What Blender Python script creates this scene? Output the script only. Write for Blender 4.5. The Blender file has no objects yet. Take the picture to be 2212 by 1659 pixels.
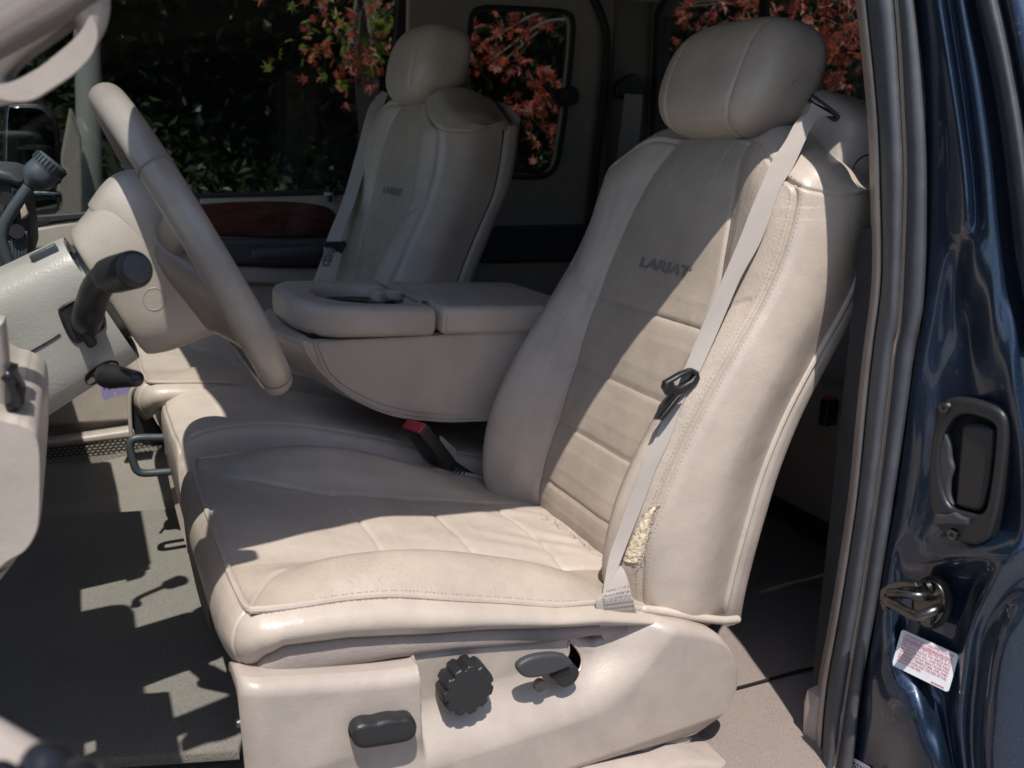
import bpy, bmesh, math, random
import numpy as np
from math import radians, sin, cos, pi, sqrt
from mathutils import Vector, Matrix
from mathutils.bvhtree import BVHTree
from mathutils import noise as mnoise

scene = bpy.context.scene
col = scene.collection
random.seed(7)
rng = np.random.default_rng(7)

# ------------------------------------------------------------------ camera, light
FPX, YAW, PITCH = 1900.0, radians(25.8), radians(15.9)      # survey of the photograph (2212 x 1659 units)
Fv = np.array([sin(YAW)*cos(PITCH), cos(YAW)*cos(PITCH), -sin(PITCH)])
Rv = np.array([cos(YAW), -sin(YAW), 0.0])
Uv = np.cross(Rv, Fv)
cam = bpy.data.cameras.new('camera')
cam.sensor_width = 36.0
cam.lens = 36.0*FPX/2212.0
cam.clip_start, cam.clip_end = 0.02, 200.0
cam.dof.use_dof = True
cam.dof.focus_distance = 1.3
cam.dof.aperture_fstop = 5.6
cam_o = bpy.data.objects.new('camera', cam)
col.objects.link(cam_o)
cam_o.matrix_world = Matrix(((Rv[0], Uv[0], -Fv[0], 0), (Rv[1], Uv[1], -Fv[1], 0), (Rv[2], Uv[2], -Fv[2], 0), (0, 0, 0, 1)))
scene.camera = cam_o

SUN_DIR = Vector((0.32, 1.0, -2.2)).normalized()            # the way the sunlight travels
elev = math.asin(-SUN_DIR.z)
azim = math.atan2(-SUN_DIR.x, -SUN_DIR.y)                    # compass-like angle of the sun from +Y
world = bpy.data.worlds.new('World')
scene.world = world
world.use_nodes = True
wn = world.node_tree.nodes
wl = world.node_tree.links
bg = wn['Background']
sky = wn.new('ShaderNodeTexSky')
sky.sky_type = 'NISHITA'
sky.sun_disc = False
sky.sun_elevation = elev
sky.sun_rotation = azim
wl.new(sky.outputs[0], bg.inputs[0])
bg.inputs[1].default_value = 0.135
sun = bpy.data.lights.new('sun', 'SUN')
sun.energy = 3.9
sun.angle = radians(0.55)
sun.color = (1.0, 0.955, 0.89)
sun_o = bpy.data.objects.new('sun', sun)
col.objects.link(sun_o)
sun_o.rotation_euler = SUN_DIR.to_track_quat('-Z', 'Y').to_euler()
scene.view_settings.view_transform = 'Standard'
scene.view_settings.look = 'None'
scene.view_settings.exposure = 0.5
scene.view_settings.gamma = 1.0
try:
    scene.cycles.max_bounces = 10
    scene.cycles.diffuse_bounces = 5
    scene.cycles.transparent_max_bounces = 16
except Exception:
    pass

# ------------------------------------------------------------------ survey helpers
def ray(px, py):
    return Fv + Rv*(px-1106.0)/FPX + Uv*(829.5-py)/FPX
def at(px, py, Y):
    d = ray(px, py); return d*(Y/d[1])
def atX(px, py, X):
    d = ray(px, py); return d*(X/d[0])
def atZ(px, py, Z):
    d = ray(px, py); return d*(Z/d[2])

# ------------------------------------------------------------------ materials
def new_mat(name):
    m = bpy.data.materials.new(name); m.use_nodes = True
    n = m.node_tree.nodes; l = m.node_tree.links
    return m, n, l, n['Principled BSDF']
def setp(b, **kw):
    for k, v in kw.items():
        k = k.replace('_', ' ')
        if k in b.inputs:
            s = b.inputs[k]
            s.default_value = (*v, 1.0) if isinstance(v, tuple) and len(v) == 3 and s.type == 'RGBA' else v
def noise(n, l, tc, scale, detail=3, rough=.5):
    t = n.new('ShaderNodeTexNoise'); t.inputs['Scale'].default_value = scale
    t.inputs['Detail'].default_value = detail; t.inputs['Roughness'].default_value = rough
    l.new(tc, t.inputs['Vector']); return t
def mixrgb(n, l, fac, a, b, mode='MIX'):
    m = n.new('ShaderNodeMix'); m.data_type = 'RGBA'; m.blend_type = mode
    for sock, v in ((m.inputs[0], fac), (m.inputs[6], a), (m.inputs[7], b)):
        if hasattr(v, 'is_output'): l.new(v, sock)
        elif isinstance(v, tuple): sock.default_value = (*v, 1.0)
        else: sock.default_value = v
    return m.outputs[2]
def maprange(n, l, v, a, b, c=0., d=1.):
    m = n.new('ShaderNodeMapRange'); l.new(v, m.inputs[0])
    for i, x in enumerate((a, b, c, d)): m.inputs[i+1].default_value = x
    return m.outputs[0]
def math_(n, l, op, a, b):
    m = n.new('ShaderNodeMath'); m.operation = op
    for s, v in ((m.inputs[0], a), (m.inputs[1], b)):
        if hasattr(v, 'is_output'): l.new(v, s)
        else: s.default_value = v
    return m.outputs[0]
def bump(n, l, b, h, strength, dist, chain=None):
    k = n.new('ShaderNodeBump'); k.inputs['Strength'].default_value = strength
    k.inputs['Distance'].default_value = dist
    l.new(h, k.inputs['Height'])
    if chain is not None: l.new(chain, k.inputs['Normal'])
    l.new(k.outputs[0], b.inputs['Normal']); return k.outputs[0]

def leather(name, colr, rough=.40, grain=330, strength=.24, wrinkle=.0, dirt=.12):
    m, n, l, b = new_mat(name)
    tc = n.new('ShaderNodeTexCoord').outputs['Object']
    n1 = noise(n, l, tc, 9, 4, .6)
    n2 = noise(n, l, tc, 60, 3)
    dark = tuple(c*(1-dirt*1.6) for c in colr)
    light = tuple(min(1, c*1.05) for c in colr)
    c = mixrgb(n, l, maprange(n, l, n1.outputs[0], .35, .68), dark, light)
    c = mixrgb(n, l, maprange(n, l, n2.outputs[0], .3, .7, 0, .35), c, tuple(x*.93 for x in colr))
    v = n.new('ShaderNodeTexVoronoi'); v.inputs['Scale'].default_value = grain
    nd = noise(n, l, tc, 40, 2)
    l.new(mixrgb(n, l, .012, tc, nd.outputs[1], 'LINEAR_LIGHT'), v.inputs['Vector'])
    n3 = noise(n, l, tc, grain*.32, 5, .65)
    h = math_(n, l, 'ADD', math_(n, l, 'MULTIPLY', v.outputs['Distance'], .7), n3.outputs[0])
    nrm = bump(n, l, b, h, strength, .0011)
    nb = noise(n, l, tc, 16, 2, .5)
    nrm = bump(n, l, b, nb.outputs[0], .3, .006, nrm)
    if wrinkle:
        wv = n.new('ShaderNodeTexVoronoi'); wv.feature = 'DISTANCE_TO_EDGE'; wv.inputs['Scale'].default_value = 46
        l.new(mixrgb(n, l, .035, tc, nd.outputs[1], 'LINEAR_LIGHT'), wv.inputs['Vector'])
        crack = maprange(n, l, wv.outputs[0], 0., .035)
        nm = noise(n, l, tc, 11, 2)
        k = math_(n, l, 'MULTIPLY', math_(n, l, 'SUBTRACT', 1., crack), maprange(n, l, nm.outputs[0], .45, .62))
        c = mixrgb(n, l, math_(n, l, 'MULTIPLY', k, .55*wrinkle), c, tuple(x*.45 for x in colr))
        bump(n, l, b, crack, .35*wrinkle, .0012, nrm)
    l.new(c, b.inputs['Base Color'])
    r = maprange(n, l, n2.outputs[0], .3, .7, rough-.05, rough+.07)
    l.new(r, b.inputs['Roughness'])
    setp(b, Specular_IOR_Level=.5, Coat_Weight=.12, Coat_Roughness=.3)
    return m
def plastic(name, colr, rough=.4, grain=450, strength=.25, spec=.5, dirt=.08):
    m, n, l, b = new_mat(name)
    tc = n.new('ShaderNodeTexCoord').outputs['Object']
    n1 = noise(n, l, tc, 14, 4, .6)
    c = mixrgb(n, l, maprange(n, l, n1.outputs[0], .35, .7), tuple(x*(1-dirt) for x in colr), tuple(min(1, x*(1+dirt*.5)) for x in colr))
    l.new(c, b.inputs['Base Color'])
    v = n.new('ShaderNodeTexVoronoi'); v.inputs['Scale'].default_value = grain
    l.new(tc, v.inputs['Vector'])
    n3 = noise(n, l, tc, grain*.3, 4, .6)
    h = math_(n, l, 'ADD', math_(n, l, 'MULTIPLY', v.outputs['Distance'], .6), n3.outputs[0])
    bump(n, l, b, h, strength, .0009)
    l.new(maprange(n, l, n1.outputs[0], .3, .7, rough-.04, rough+.06), b.inputs['Roughness'])
    setp(b, Specular_IOR_Level=spec)
    return m
def fabric(name, colr, scale=900, rough=.95, strength=.6, var=.25, big=6):
    m, n, l, b = new_mat(name)
    tc = n.new('ShaderNodeTexCoord').outputs['Object']
    n1 = noise(n, l, tc, scale, 2, .7)
    n2 = noise(n, l, tc, big, 4, .65)
    n4 = noise(n, l, tc, scale*.25, 3, .7)
    c = mixrgb(n, l, maprange(n, l, n1.outputs[0], .3, .7), tuple(x*(1-var) for x in colr), tuple(min(1, x*(1+var)) for x in colr))
    c = mixrgb(n, l, maprange(n, l, n2.outputs[0], .4, .7, 0, .45), c, tuple(x*.72 for x in colr))
    c = mixrgb(n, l, maprange(n, l, n4.outputs[0], .35, .7, 0, .4), c, tuple(x*.8 for x in colr))
    l.new(c, b.inputs['Base Color'])
    bump(n, l, b, math_(n, l, 'ADD', n1.outputs[0], n4.outputs[0]), strength, .002)
    setp(b, Roughness=rough, Specular_IOR_Level=.15, Sheen_Weight=.15)
    return m
def webbing(name, colr):
    m, n, l, b = new_mat(name)
    tc = n.new('ShaderNodeTexCoord').outputs['Object']
    w = n.new('ShaderNodeTexWave'); w.wave_type = 'BANDS'; w.bands_direction = 'Z'
    w.inputs['Scale'].default_value = 240; w.inputs['Distortion'].default_value = .8
    l.new(tc, w.inputs['Vector'])
    n1 = noise(n, l, tc, 260, 3, .7); n2 = noise(n, l, tc, 20, 3)
    c = mixrgb(n, l, maprange(n, l, w.outputs[1], 0, 1, 0, .25), colr, tuple(x*.8 for x in colr))
    c = mixrgb(n, l, maprange(n, l, n2.outputs[0], .4, .7, 0, .4), c, tuple(x*.86 for x in colr))
    l.new(c, b.inputs['Base Color'])
    bump(n, l, b, math_(n, l, 'ADD', w.outputs[1], n1.outputs[0]), .3, .0005)
    setp(b, Roughness=.7, Sheen_Weight=.1)
    return m
def paint(name):
    m, n, l, b = new_mat(name)
    tc = n.new('ShaderNodeTexCoord').outputs['Object']
    v = n.new('ShaderNodeTexVoronoi'); v.inputs['Scale'].default_value = 900
    l.new(tc, v.inputs['Vector'])
    n1 = noise(n, l, tc, 500, 2)
    c = mixrgb(n, l, maprange(n, l, n1.outputs[0], .52, .74), (.013, .026, .055), (.026, .06, .105))
    dust = noise(n, l, tc, 7, 5, .7)
    sp = noise(n, l, tc, 120, 4, .8)
    dk = math_(n, l, 'MULTIPLY', maprange(n, l, dust.outputs[0], .5, .72), maprange(n, l, sp.outputs[0], .55, .68))
    c = mixrgb(n, l, math_(n, l, 'MULTIPLY', dk, .35), c, (.35, .33, .33))
    l.new(c, b.inputs['Base Color'])
    nw = noise(n, l, tc, 10, 2)
    setp(b, Metallic=.7, Roughness=.42, Coat_Weight=.9, Coat_Roughness=.07)
    return m
def rubber(name, colr=(.05, .052, .06), rough=.62):
    m, n, l, b = new_mat(name)
    tc = n.new('ShaderNodeTexCoord').outputs['Object']
    n1 = noise(n, l, tc, 30, 5, .7); n2 = noise(n, l, tc, 240, 3)
    n5 = noise(n, l, tc, 5, 3, .6)
    c = mixrgb(n, l, maprange(n, l, n1.outputs[0], .45, .75, 0, .6), colr, tuple(min(1, x*1.5+.015) for x in colr))
    c = mixrgb(n, l, maprange(n, l, n5.outputs[0], .4, .7, 0, .5), c, tuple(x*.75 for x in colr))
    l.new(c, b.inputs['Base Color'])
    bump(n, l, b, n2.outputs[0], .25, .001)
    l.new(maprange(n, l, n1.outputs[0], .3, .7, rough-.1, rough+.12), b.inputs['Roughness'])
    return m
def metal(name, colr=(.55, .55, .56), rough=.3):
    m, n, l, b = new_mat(name)
    tc = n.new('ShaderNodeTexCoord').outputs['Object']
    n1 = noise(n, l, tc, 90, 4, .7)
    l.new(mixrgb(n, l, maprange(n, l, n1.outputs[0], .4, .65), tuple(x*.7 for x in colr), colr), b.inputs['Base Color'])
    l.new(maprange(n, l, n1.outputs[0], .3, .7, rough-.1, rough+.15), b.inputs['Roughness'])
    setp(b, Metallic=1.0)
    return m
def glass(name, tint, gloss=.9):
    m = bpy.data.materials.new(name); m.use_nodes = True
    n = m.node_tree.nodes; l = m.node_tree.links; n.clear()
    o = n.new('ShaderNodeOutputMaterial'); mx = n.new('ShaderNodeMixShader')
    t = n.new('ShaderNodeBsdfTransparent'); t.inputs[0].default_value = (*tint, 1)
    g = n.new('ShaderNodeBsdfGlossy'); g.inputs['Roughness'].default_value = .01
    g.inputs[0].default_value = (gloss, gloss, gloss, 1)
    f = n.new('ShaderNodeFresnel'); f.inputs[0].default_value = 1.5
    gb = n.new('ShaderNodeNewGeometry')
    fr = math_(n, l, 'MULTIPLY', f.outputs[0], math_(n, l, 'SUBTRACT', 1.0, gb.outputs['Backfacing']))   # only the outer face of each side mirrors
    l.new(fr, mx.inputs[0]); l.new(t.outputs[0], mx.inputs[1]); l.new(g.outputs[0], mx.inputs[2])
    l.new(mx.outputs[0], o.inputs[0])
    return m
def plain(name, colr, rough=.6, **kw):
    m, n, l, b = new_mat(name)
    tc = n.new('ShaderNodeTexCoord').outputs['Object']
    n1 = noise(n, l, tc, 40, 4, .6)
    l.new(mixrgb(n, l, maprange(n, l, n1.outputs[0], .35, .7), tuple(x*.85 for x in colr), colr), b.inputs['Base Color'])
    setp(b, Roughness=rough, **kw)
    return m
def leafmat(name, a, bcol, trans=.35, vary=None):
    m = bpy.data.materials.new(name); m.use_nodes = True
    n = m.node_tree.nodes; l = m.node_tree.links; n.clear()
    o = n.new('ShaderNodeOutputMaterial'); mx = n.new('ShaderNodeMixShader'); mx.inputs[0].default_value = trans
    d = n.new('ShaderNodeBsdfPrincipled'); t = n.new('ShaderNodeBsdfTranslucent')
    tc = n.new('ShaderNodeTexCoord').outputs['Object']
    n1 = noise(n, l, tc, 6, 4, .7); n2 = noise(n, l, tc, 35, 3, .7)
    c = mixrgb(n, l, maprange(n, l, n1.outputs[0], .38, .64), a, bcol)
    c = mixrgb(n, l, maprange(n, l, n2.outputs[0], .35, .7, 0, .5), c, tuple(x*.6 for x in a))
    if vary:
        oi = n.new('ShaderNodeNewGeometry'); rp = n.new('ShaderNodeValToRGB')
        l.new(oi.outputs['Random Per Island'], rp.inputs[0]) if 'Random Per Island' in oi.outputs else None
        if vary == 'object':
            ob_ = n.new('ShaderNodeObjectInfo'); l.new(ob_.outputs['Random'], rp.inputs[0])
        els = rp.color_ramp.elements; els[0].color = (.08, .012, .012, 1); els[1].color = (.62, .34, .36, 1)  # pink end of the ramp stands in for glossy highlights on leaves
        for p_, cc in ((.3, (.28, .03, .02)), (.55, (.46, .09, .04)), (.8, (.5, .16, .09))):
            e_ = els.new(p_); e_.color = (*cc, 1)
        c = mixrgb(n, l, .75, c, rp.outputs[0])
    l.new(c, d.inputs['Base Color']); l.new(c, t.inputs[0])
    d.inputs['Roughness'].default_value = .45
    l.new(d.outputs[0], mx.inputs[1]); l.new(t.outputs[0], mx.inputs[2]); l.new(mx.outputs[0], o.inputs[0])
    return m

TAN = (.465, .392, .333)
M = {}
M['leather'] = leather('tan_leather', TAN)
M['leather_worn'] = leather('worn_tan_leather', (.425, .352, .29), rough=.48, strength=.4, wrinkle=.5)
M['leather_insert'] = leather('insert_leather', (.41, .34, .277), rough=.48, grain=420, strength=.3)
M['leather_seat'] = leather('seat_insert_leather', (.485, .41, .35), rough=.5, grain=420, strength=.3)
M['leather_cool'] = leather('armrest_leather', (.53, .445, .385), rough=.45)
M['trim'] = plastic('tan_plastic', (.395, .338, .296), rough=.34, dirt=.14)
M['trim_dk'] = plastic('grey_tan_plastic', (.30, .275, .25), rough=.42)
M['trim_door'] = plastic('door_panel_plastic', (.36, .32, .275), rough=.5)
M['column'] = plastic('column_plastic', (.34, .32, .295), rough=.36, grain=420, strength=.35)
M['wheel_leather'] = leather('steering_wheel_leather', (.31, .265, .23), rough=.33, grain=700, strength=.15, dirt=.2)
M['grey_trim'] = plastic('charcoal_plastic', (.045, .045, .05), rough=.5)
M['black'] = plastic('black_plastic', (.016, .016, .018), rough=.42, strength=.2)
M['black_gloss'] = plastic('glossy_black_plastic', (.01, .01, .012), rough=.22, strength=.05)
M['dark'] = plain('dark_void', (.006, .006, .006), .9)  # near-black that stands in for shade in slots, wells and pockets
M['gooseneck'] = plastic('slate_grey_plastic', (.05, .062, .07), rough=.42)
M['strip'] = fabric('tan_cloth', (.36, .30, .275), scale=1100, strength=.5, var=.3)
M['carpet'] = fabric('tan_carpet', (.25, .225, .195), scale=620, strength=1.0, var=.4, big=4)
M['mat'] = fabric('mat_carpet', (.215, .195, .17), scale=560, strength=1.0, var=.45, big=5)
M['carpet_rear'] = fabric('brown_carpet', (.27, .215, .19), scale=620, strength=1.0, var=.4, big=5)
M['web'] = webbing('beige_webbing', (.37, .325, .295))
M['thread'] = plain('tan_thread', (.30, .24, .195), .8)
M['thread_dk'] = plain('grey_thread', (.20, .17, .165), .7)
M['pipe'] = leather('piping_leather', (.49, .42, .36), rough=.45)
M['paint'] = paint('blue_metallic_paint')
M['rubber'] = rubber('weatherstrip_rubber', (.062, .065, .076), .6)
M['rubber_dk'] = rubber('dark_rubber', (.02, .02, .022), .6)
M['metal'] = metal('bright_metal', (.6, .6, .62), .25)
M['metal_dk'] = metal('dark_steel', (.16, .15, .145), .32)
M['glass'] = glass('tinted_glass', (.55, .58, .56))
M['glass_dk'] = glass('privacy_glass', (.50, .52, .50))
M['glass_side'] = glass('dark_privacy_glass', (.2, .21, .2))
M['glass_clear'] = glass('windscreen_glass', (.86, .9, .88))
M['red'] = plastic('red_plastic', (.42, .035, .05), rough=.35)
M['white'] = plain('white_label', (.75, .75, .78), .4)
M['lilac'] = plain('lilac_card', (.30, .25, .48), .6)
M['print_red'] = plain('red_print', (.5, .04, .09), .5)
M['print_dk'] = plain('dark_print', (.03, .03, .04), .5)
M['foam'] = fabric('torn_foam', (.62, .51, .37), scale=160, strength=1.0, var=.22, big=60)
M['mirror'] = metal('mirror_glass', (.8, .82, .84), .0)
M['shade_toned_cloth'] = fabric('shade_toned_cloth', (.16, .135, .12), scale=700, strength=.3, var=.1)  # dark tone stands in for shade on the sunlit pillar band
M['headliner'] = fabric('headliner_cloth', (.22, .205, .18), scale=700, strength=.3, var=.1)
def wood_mat():
    m, n, l, b = new_mat('burgundy_wood')
    tc = n.new('ShaderNodeTexCoord').outputs['Object']
    mp = n.new('ShaderNodeMapping'); mp.inputs['Scale'].default_value = (4, 1, 30); l.new(tc, mp.inputs[0])
    n1 = noise(n, l, mp.outputs[0], 3, 5, .7)
    l.new(mixrgb(n, l, maprange(n, l, n1.outputs[0], .35, .65), (.03, .006, .005), (.10, .022, .014)), b.inputs['Base Color'])
    setp(b, Roughness=.3, Coat_Weight=.8, Coat_Roughness=.08)
    return m
M['wood'] = wood_mat()

# ------------------------------------------------------------------ mesh helpers
def link(o, parent=None):
    col.objects.link(o)
    if parent is not None: o.parent = parent
    return o
def empty(name, label, cat, loc=(0, 0, 0), group=None):
    o = bpy.data.objects.new(name, None); col.objects.link(o)
    o.empty_display_size = .05
    o['label'] = label; o['category'] = cat
    if group: o['group'] = group
    o['_loc'] = 0; del o['_loc']
    return o
def tag(o, label, cat, group=None):
    o['label'] = label; o['category'] = cat
    if group: o['group'] = group
    return o
def kind(o, k): o['kind'] = k; return o
def mk(name, verts, faces, mat, parent=None, smooth=True, angle=None):
    me = bpy.data.meshes.new(name)
    me.from_pydata([tuple(map(float, v)) for v in verts] if not isinstance(verts, np.ndarray) else verts.tolist(), [], faces)
    me.materials.append(mat)
    if smooth: me.polygons.foreach_set('use_smooth', [True]*len(me.polygons))
    if angle: me.set_sharp_from_angle(angle=radians(angle))
    me.update()
    return link(bpy.data.objects.new(name, me), parent)
class MB:
    def __init__(s): s.v = []; s.f = []
    def add(s, v, f):
        k = len(s.v); s.v.extend([tuple(map(float, x)) for x in v]); s.f.extend([tuple(i+k for i in q) for q in f]); return s
    def build(s, name, mat, parent=None, smooth=True, angle=40): return mk(name, s.v, s.f, mat, parent, smooth, angle)
def crv(P, t):
    P = np.asarray(P, float); n = len(P); t = np.clip(np.asarray(t, float), 0, n-1)
    i = np.clip(t.astype(int), 0, n-2); f = (t-i)[:, None]
    E = np.vstack([2*P[0]-P[1], P, 2*P[-1]-P[-2]])
    p0, p1, p2, p3 = E[i], E[i+1], E[i+2], E[i+3]
    return .5*((2*p1)+(-p0+p2)*f+(2*p0-5*p1+4*p2-p3)*f**2+(-p0+3*p1-3*p2+p3)*f**3)
def spl(P, n): return crv(P, np.linspace(0, len(P)-1, n))
def spl_closed(P, n):
    P = [np.asarray(p, float) for p in P]; m = len(P)
    Q = [P[-2], P[-1]]+P+[P[0], P[1]]
    return crv(Q, 2+np.linspace(0, m, n, endpoint=False))
def surf(C, nu, nv):
    C = np.asarray(C, float); U, V, _ = C.shape
    u = np.linspace(0, U-1, nu); v = np.linspace(0, V-1, nv)
    A = crv(C.reshape(U, V*3), u).reshape(nu, V, 3)
    B = crv(A.transpose(1, 0, 2).reshape(V, nu*3), v).reshape(nv, nu, 3).transpose(1, 0, 2)
    return B, u, v
def normals(G):
    N = np.cross(np.gradient(G, axis=0), np.gradient(G, axis=1))
    return N/np.maximum(np.linalg.norm(N, axis=2, keepdims=True), 1e-9)
def bilin(G, u, v, uu, vv):
    """sample grid G at parameters (uu, vv)"""
    fu = np.clip((uu-u[0])/(u[1]-u[0]), 0, len(u)-1.001); fv = np.clip((vv-v[0])/(v[1]-v[0]), 0, len(v)-1.001)
    i = fu.astype(int); j = fv.astype(int); a = (fu-i)[:, None]; b = (fv-j)[:, None]
    return (G[i, j]*(1-a)+G[i+1, j]*a)*(1-b)+(G[i, j+1]*(1-a)+G[i+1, j+1]*a)*b
def seam_dist(G, pts):
    X = G.reshape(-1, 3).astype(np.float32); D = np.full(len(X), 9., np.float32)
    p = pts.astype(np.float32)
    lo, hi = p.min(0)-.03, p.max(0)+.03
    s = np.where(((X > lo) & (X < hi)).all(1))[0]
    for c in range(0, len(s), 20000):
        q = s[c:c+20000]
        D[q] = np.sqrt((((X[q, None, :]-p[None])**2).sum(2)).min(1))
    return D.reshape(G.shape[:2])
def seamed(C, nu, nv, seams, flip=False):
    """seams: (uv polyline, depth, width, puff)"""
    G, u, v = surf(C, nu, nv)
    N = normals(G)*(-1 if flip else 1)
    disp = np.zeros(G.shape[:2]); lines = []
    for uv, depth, width, puff in seams:
        uv = np.asarray(uv, float)
        q = spl(uv, max(160, 40*len(uv)))
        pts = bilin(G, u, v, q[:, 0], q[:, 1]); lines.append(q)
        d = seam_dist(G, pts)
        disp -= depth*np.exp(-(d/width)**2)
        if puff: disp -= puff*np.exp(-(d/.022))
    return dict(G=G+N*disp[..., None], N=N, u=u, v=v, lines=lines)
def grid_faces(nu, nv, keep=None, flip=False):
    out = []
    for i in range(nu-1):
        for j in range(nv-1):
            if keep is not None and not keep[i, j]: continue
            a = i*nv+j; q = (a, a+1, a+nv+1, a+nv)
            out.append(q[::-1] if flip else q)
    return out
def grid_obj(name, G, mat, parent=None, keep=None, flip=False):
    nu, nv, _ = G.shape
    F = grid_faces(nu, nv, keep, flip)
    used = np.zeros(nu*nv, bool); fa = np.array(F); used[fa.ravel()] = True
    idx = np.cumsum(used)-1
    return mk(name, G.reshape(-1, 3)[used], idx[fa].tolist(), mat, parent)
def split_obj(S, regions, parent, flip=False):
    """regions: list of (name, mat, fn(uc, vc)->bool array); first match wins"""
    nu, nv = S['G'].shape[:2]
    uc = .5*(S['u'][:-1]+S['u'][1:])[:, None]+np.zeros((1, nv-1)); vc = .5*(S['v'][:-1]+S['v'][1:])[None]+np.zeros((nu-1, 1))
    left = np.ones((nu-1, nv-1), bool); out = []
    for name, mat, fn in regions:
        k = fn(uc, vc) & left; left &= ~k
        if k.any(): out.append(grid_obj(name, S['G'], mat, parent, k, flip))
    return out
def stitches(S, uv, off, mb, pitch=.0062, ln=.0036, w=.00085, h=.0007, sgn=1):
    q = spl(np.asarray(uv, float), 600)
    P = bilin(S['G'], S['u'], S['v'], q[:, 0], q[:, 1]); N = bilin(S['N'], S['u'], S['v'], q[:, 0], q[:, 1])*sgn
    T = np.gradient(P, axis=0); T /= np.maximum(np.linalg.norm(T, axis=1, keepdims=True), 1e-9)
    B = np.cross(N, T)
    # look the offset line up on the finished surface
    L = np.concatenate([[0], np.cumsum(np.linalg.norm(np.diff(P, axis=0), axis=1))])
    flat = S['G'].reshape(-1, 3)
    for s in np.arange(pitch, L[-1]-pitch*.5, pitch):
        i = min(int(np.searchsorted(L, s)), len(P)-1)
        c = P[i]+B[i]*off
        d = ((flat-c)**2).sum(1) if False else None
        # project along the normal onto the closest of a small neighbourhood
        fu = (q[i, 0]-S['u'][0])/(S['u'][1]-S['u'][0]); fv = (q[i, 1]-S['v'][0])/(S['v'][1]-S['v'][0])
        i0, i1 = max(0, int(fu)-9), int(fu)+10; j0, j1 = max(0, int(fv)-9), int(fv)+10
        W = S['G'][i0:i1, j0:j1].reshape(-1, 3)
        tang = W-c; r = tang-np.outer(tang@N[i], N[i])
        k = int((r**2).sum(1).argmin())
        c = c+N[i]*float(tang[k]@N[i])
        t, b, nn = T[i]*ln*.5, B[i]*w, N[i]*h
        mb.add([c-t, c+t, c+b, c-b, c+nn, c-nn*.5], [(0, 3, 4), (3, 1, 4), (1, 2, 4), (2, 0, 4)])
def tube(path, r, n=12, cap=True, up=None, flat=1.0):
    P = np.asarray(path, float); k = len(P)
    r = np.full(k, r) if np.isscalar(r) else np.asarray(r, float)
    T = np.gradient(P, axis=0); T /= np.maximum(np.linalg.norm(T, axis=1, keepdims=True), 1e-9)
    ref = np.array(up if up is not None else ((0, 0, 1) if abs(T[0, 2]) < .9 else (1, 0, 0)), float)
    V = []; F = []
    a = np.linspace(0, 2*pi, n, endpoint=False)
    x = np.cross(ref, T[0]); x /= np.linalg.norm(x)
    for i in range(k):
        x = x-T[i]*(x@T[i]); x /= np.linalg.norm(x); y = np.cross(T[i], x)
        for q in a: V.append(P[i]+r[i]*(np.cos(q)*x+flat*np.sin(q)*y))
    for i in range(k-1):
        for j in range(n):
            F.append((i*n+j, i*n+(j+1) % n, (i+1)*n+(j+1) % n, (i+1)*n+j))
    if cap:
        F.append(tuple(range(n-1, -1, -1))); F.append(tuple((k-1)*n+j for j in range(n)))
    return V, F
def rounded_tube(path, r, n=12, **kw):
    """tube with rounded ends"""
    P = np.asarray(path, float)
    d0 = (P[0]-P[1])/np.linalg.norm(P[0]-P[1]); d1 = (P[-1]-P[-2])/np.linalg.norm(P[-1]-P[-2])
    rr = np.full(len(P), r) if np.isscalar(r) else np.asarray(r, float)
    A = [P[0]+d0*rr[0]*s for s in (.98, .8, .45)]; B = [P[-1]+d1*rr[-1]*s for s in (.45, .8, .98)]
    R = [rr[0]*s for s in (.2, .6, .9)]; R2 = [rr[-1]*s for s in (.9, .6, .2)]
    return tube(np.vstack([A, P, B]), np.concatenate([R, rr, R2]), n, **kw)
def sweep(path, prof, nrm, closed_prof=True):
    """prof: list of (a, b) offsets; a along cross(T, nrm), b along nrm"""
    P = np.asarray(path, float); k = len(P); n = len(prof)
    T = np.gradient(P, axis=0); T /= np.linalg.norm(T, axis=1, keepdims=True)
    V = []; F = []
    for i in range(k):
        nn = np.asarray(nrm[i] if np.ndim(nrm) == 2 else nrm, float)
        nn = nn-T[i]*(nn@T[i]); nn /= np.linalg.norm(nn); s = np.cross(T[i], nn)
        for a, b in prof: V.append(P[i]+s*a+nn*b)
    m = n if closed_prof else n-1
    for i in range(k-1):
        for j in range(m):
            F.append((i*n+j, i*n+(j+1) % n, (i+1)*n+(j+1) % n, (i+1)*n+j))
    if closed_prof:
        F.append(tuple(range(n-1, -1, -1))); F.append(tuple((k-1)*n+j for j in range(n)))
    return V, F
def rbox(size, bev, mtx=None, seg=3):
    bm = bmesh.new()
    bmesh.ops.create_cube(bm, size=1)
    for v in bm.verts: v.co = Vector((v.co.x*size[0], v.co.y*size[1], v.co.z*size[2]))
    if bev: bmesh.ops.bevel(bm, geom=bm.edges[:], offset=bev, segments=seg, affect='EDGES', profile=.5)
    if mtx is not None: bm.transform(mtx)
    bm.verts.index_update()
    V = [v.co.copy() for v in bm.verts]; F = [tuple(v.index for v in f.verts) for f in bm.faces]
    bm.free()
    return V, F
def frame(o, x, y):
    x = Vector(x).normalized(); y = Vector(y); y = (y-x*y.dot(x)).normalized(); z = x.cross(y)
    m = Matrix((x, y, z)).transposed().to_4x4(); m.translation = Vector(o); return m
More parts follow.
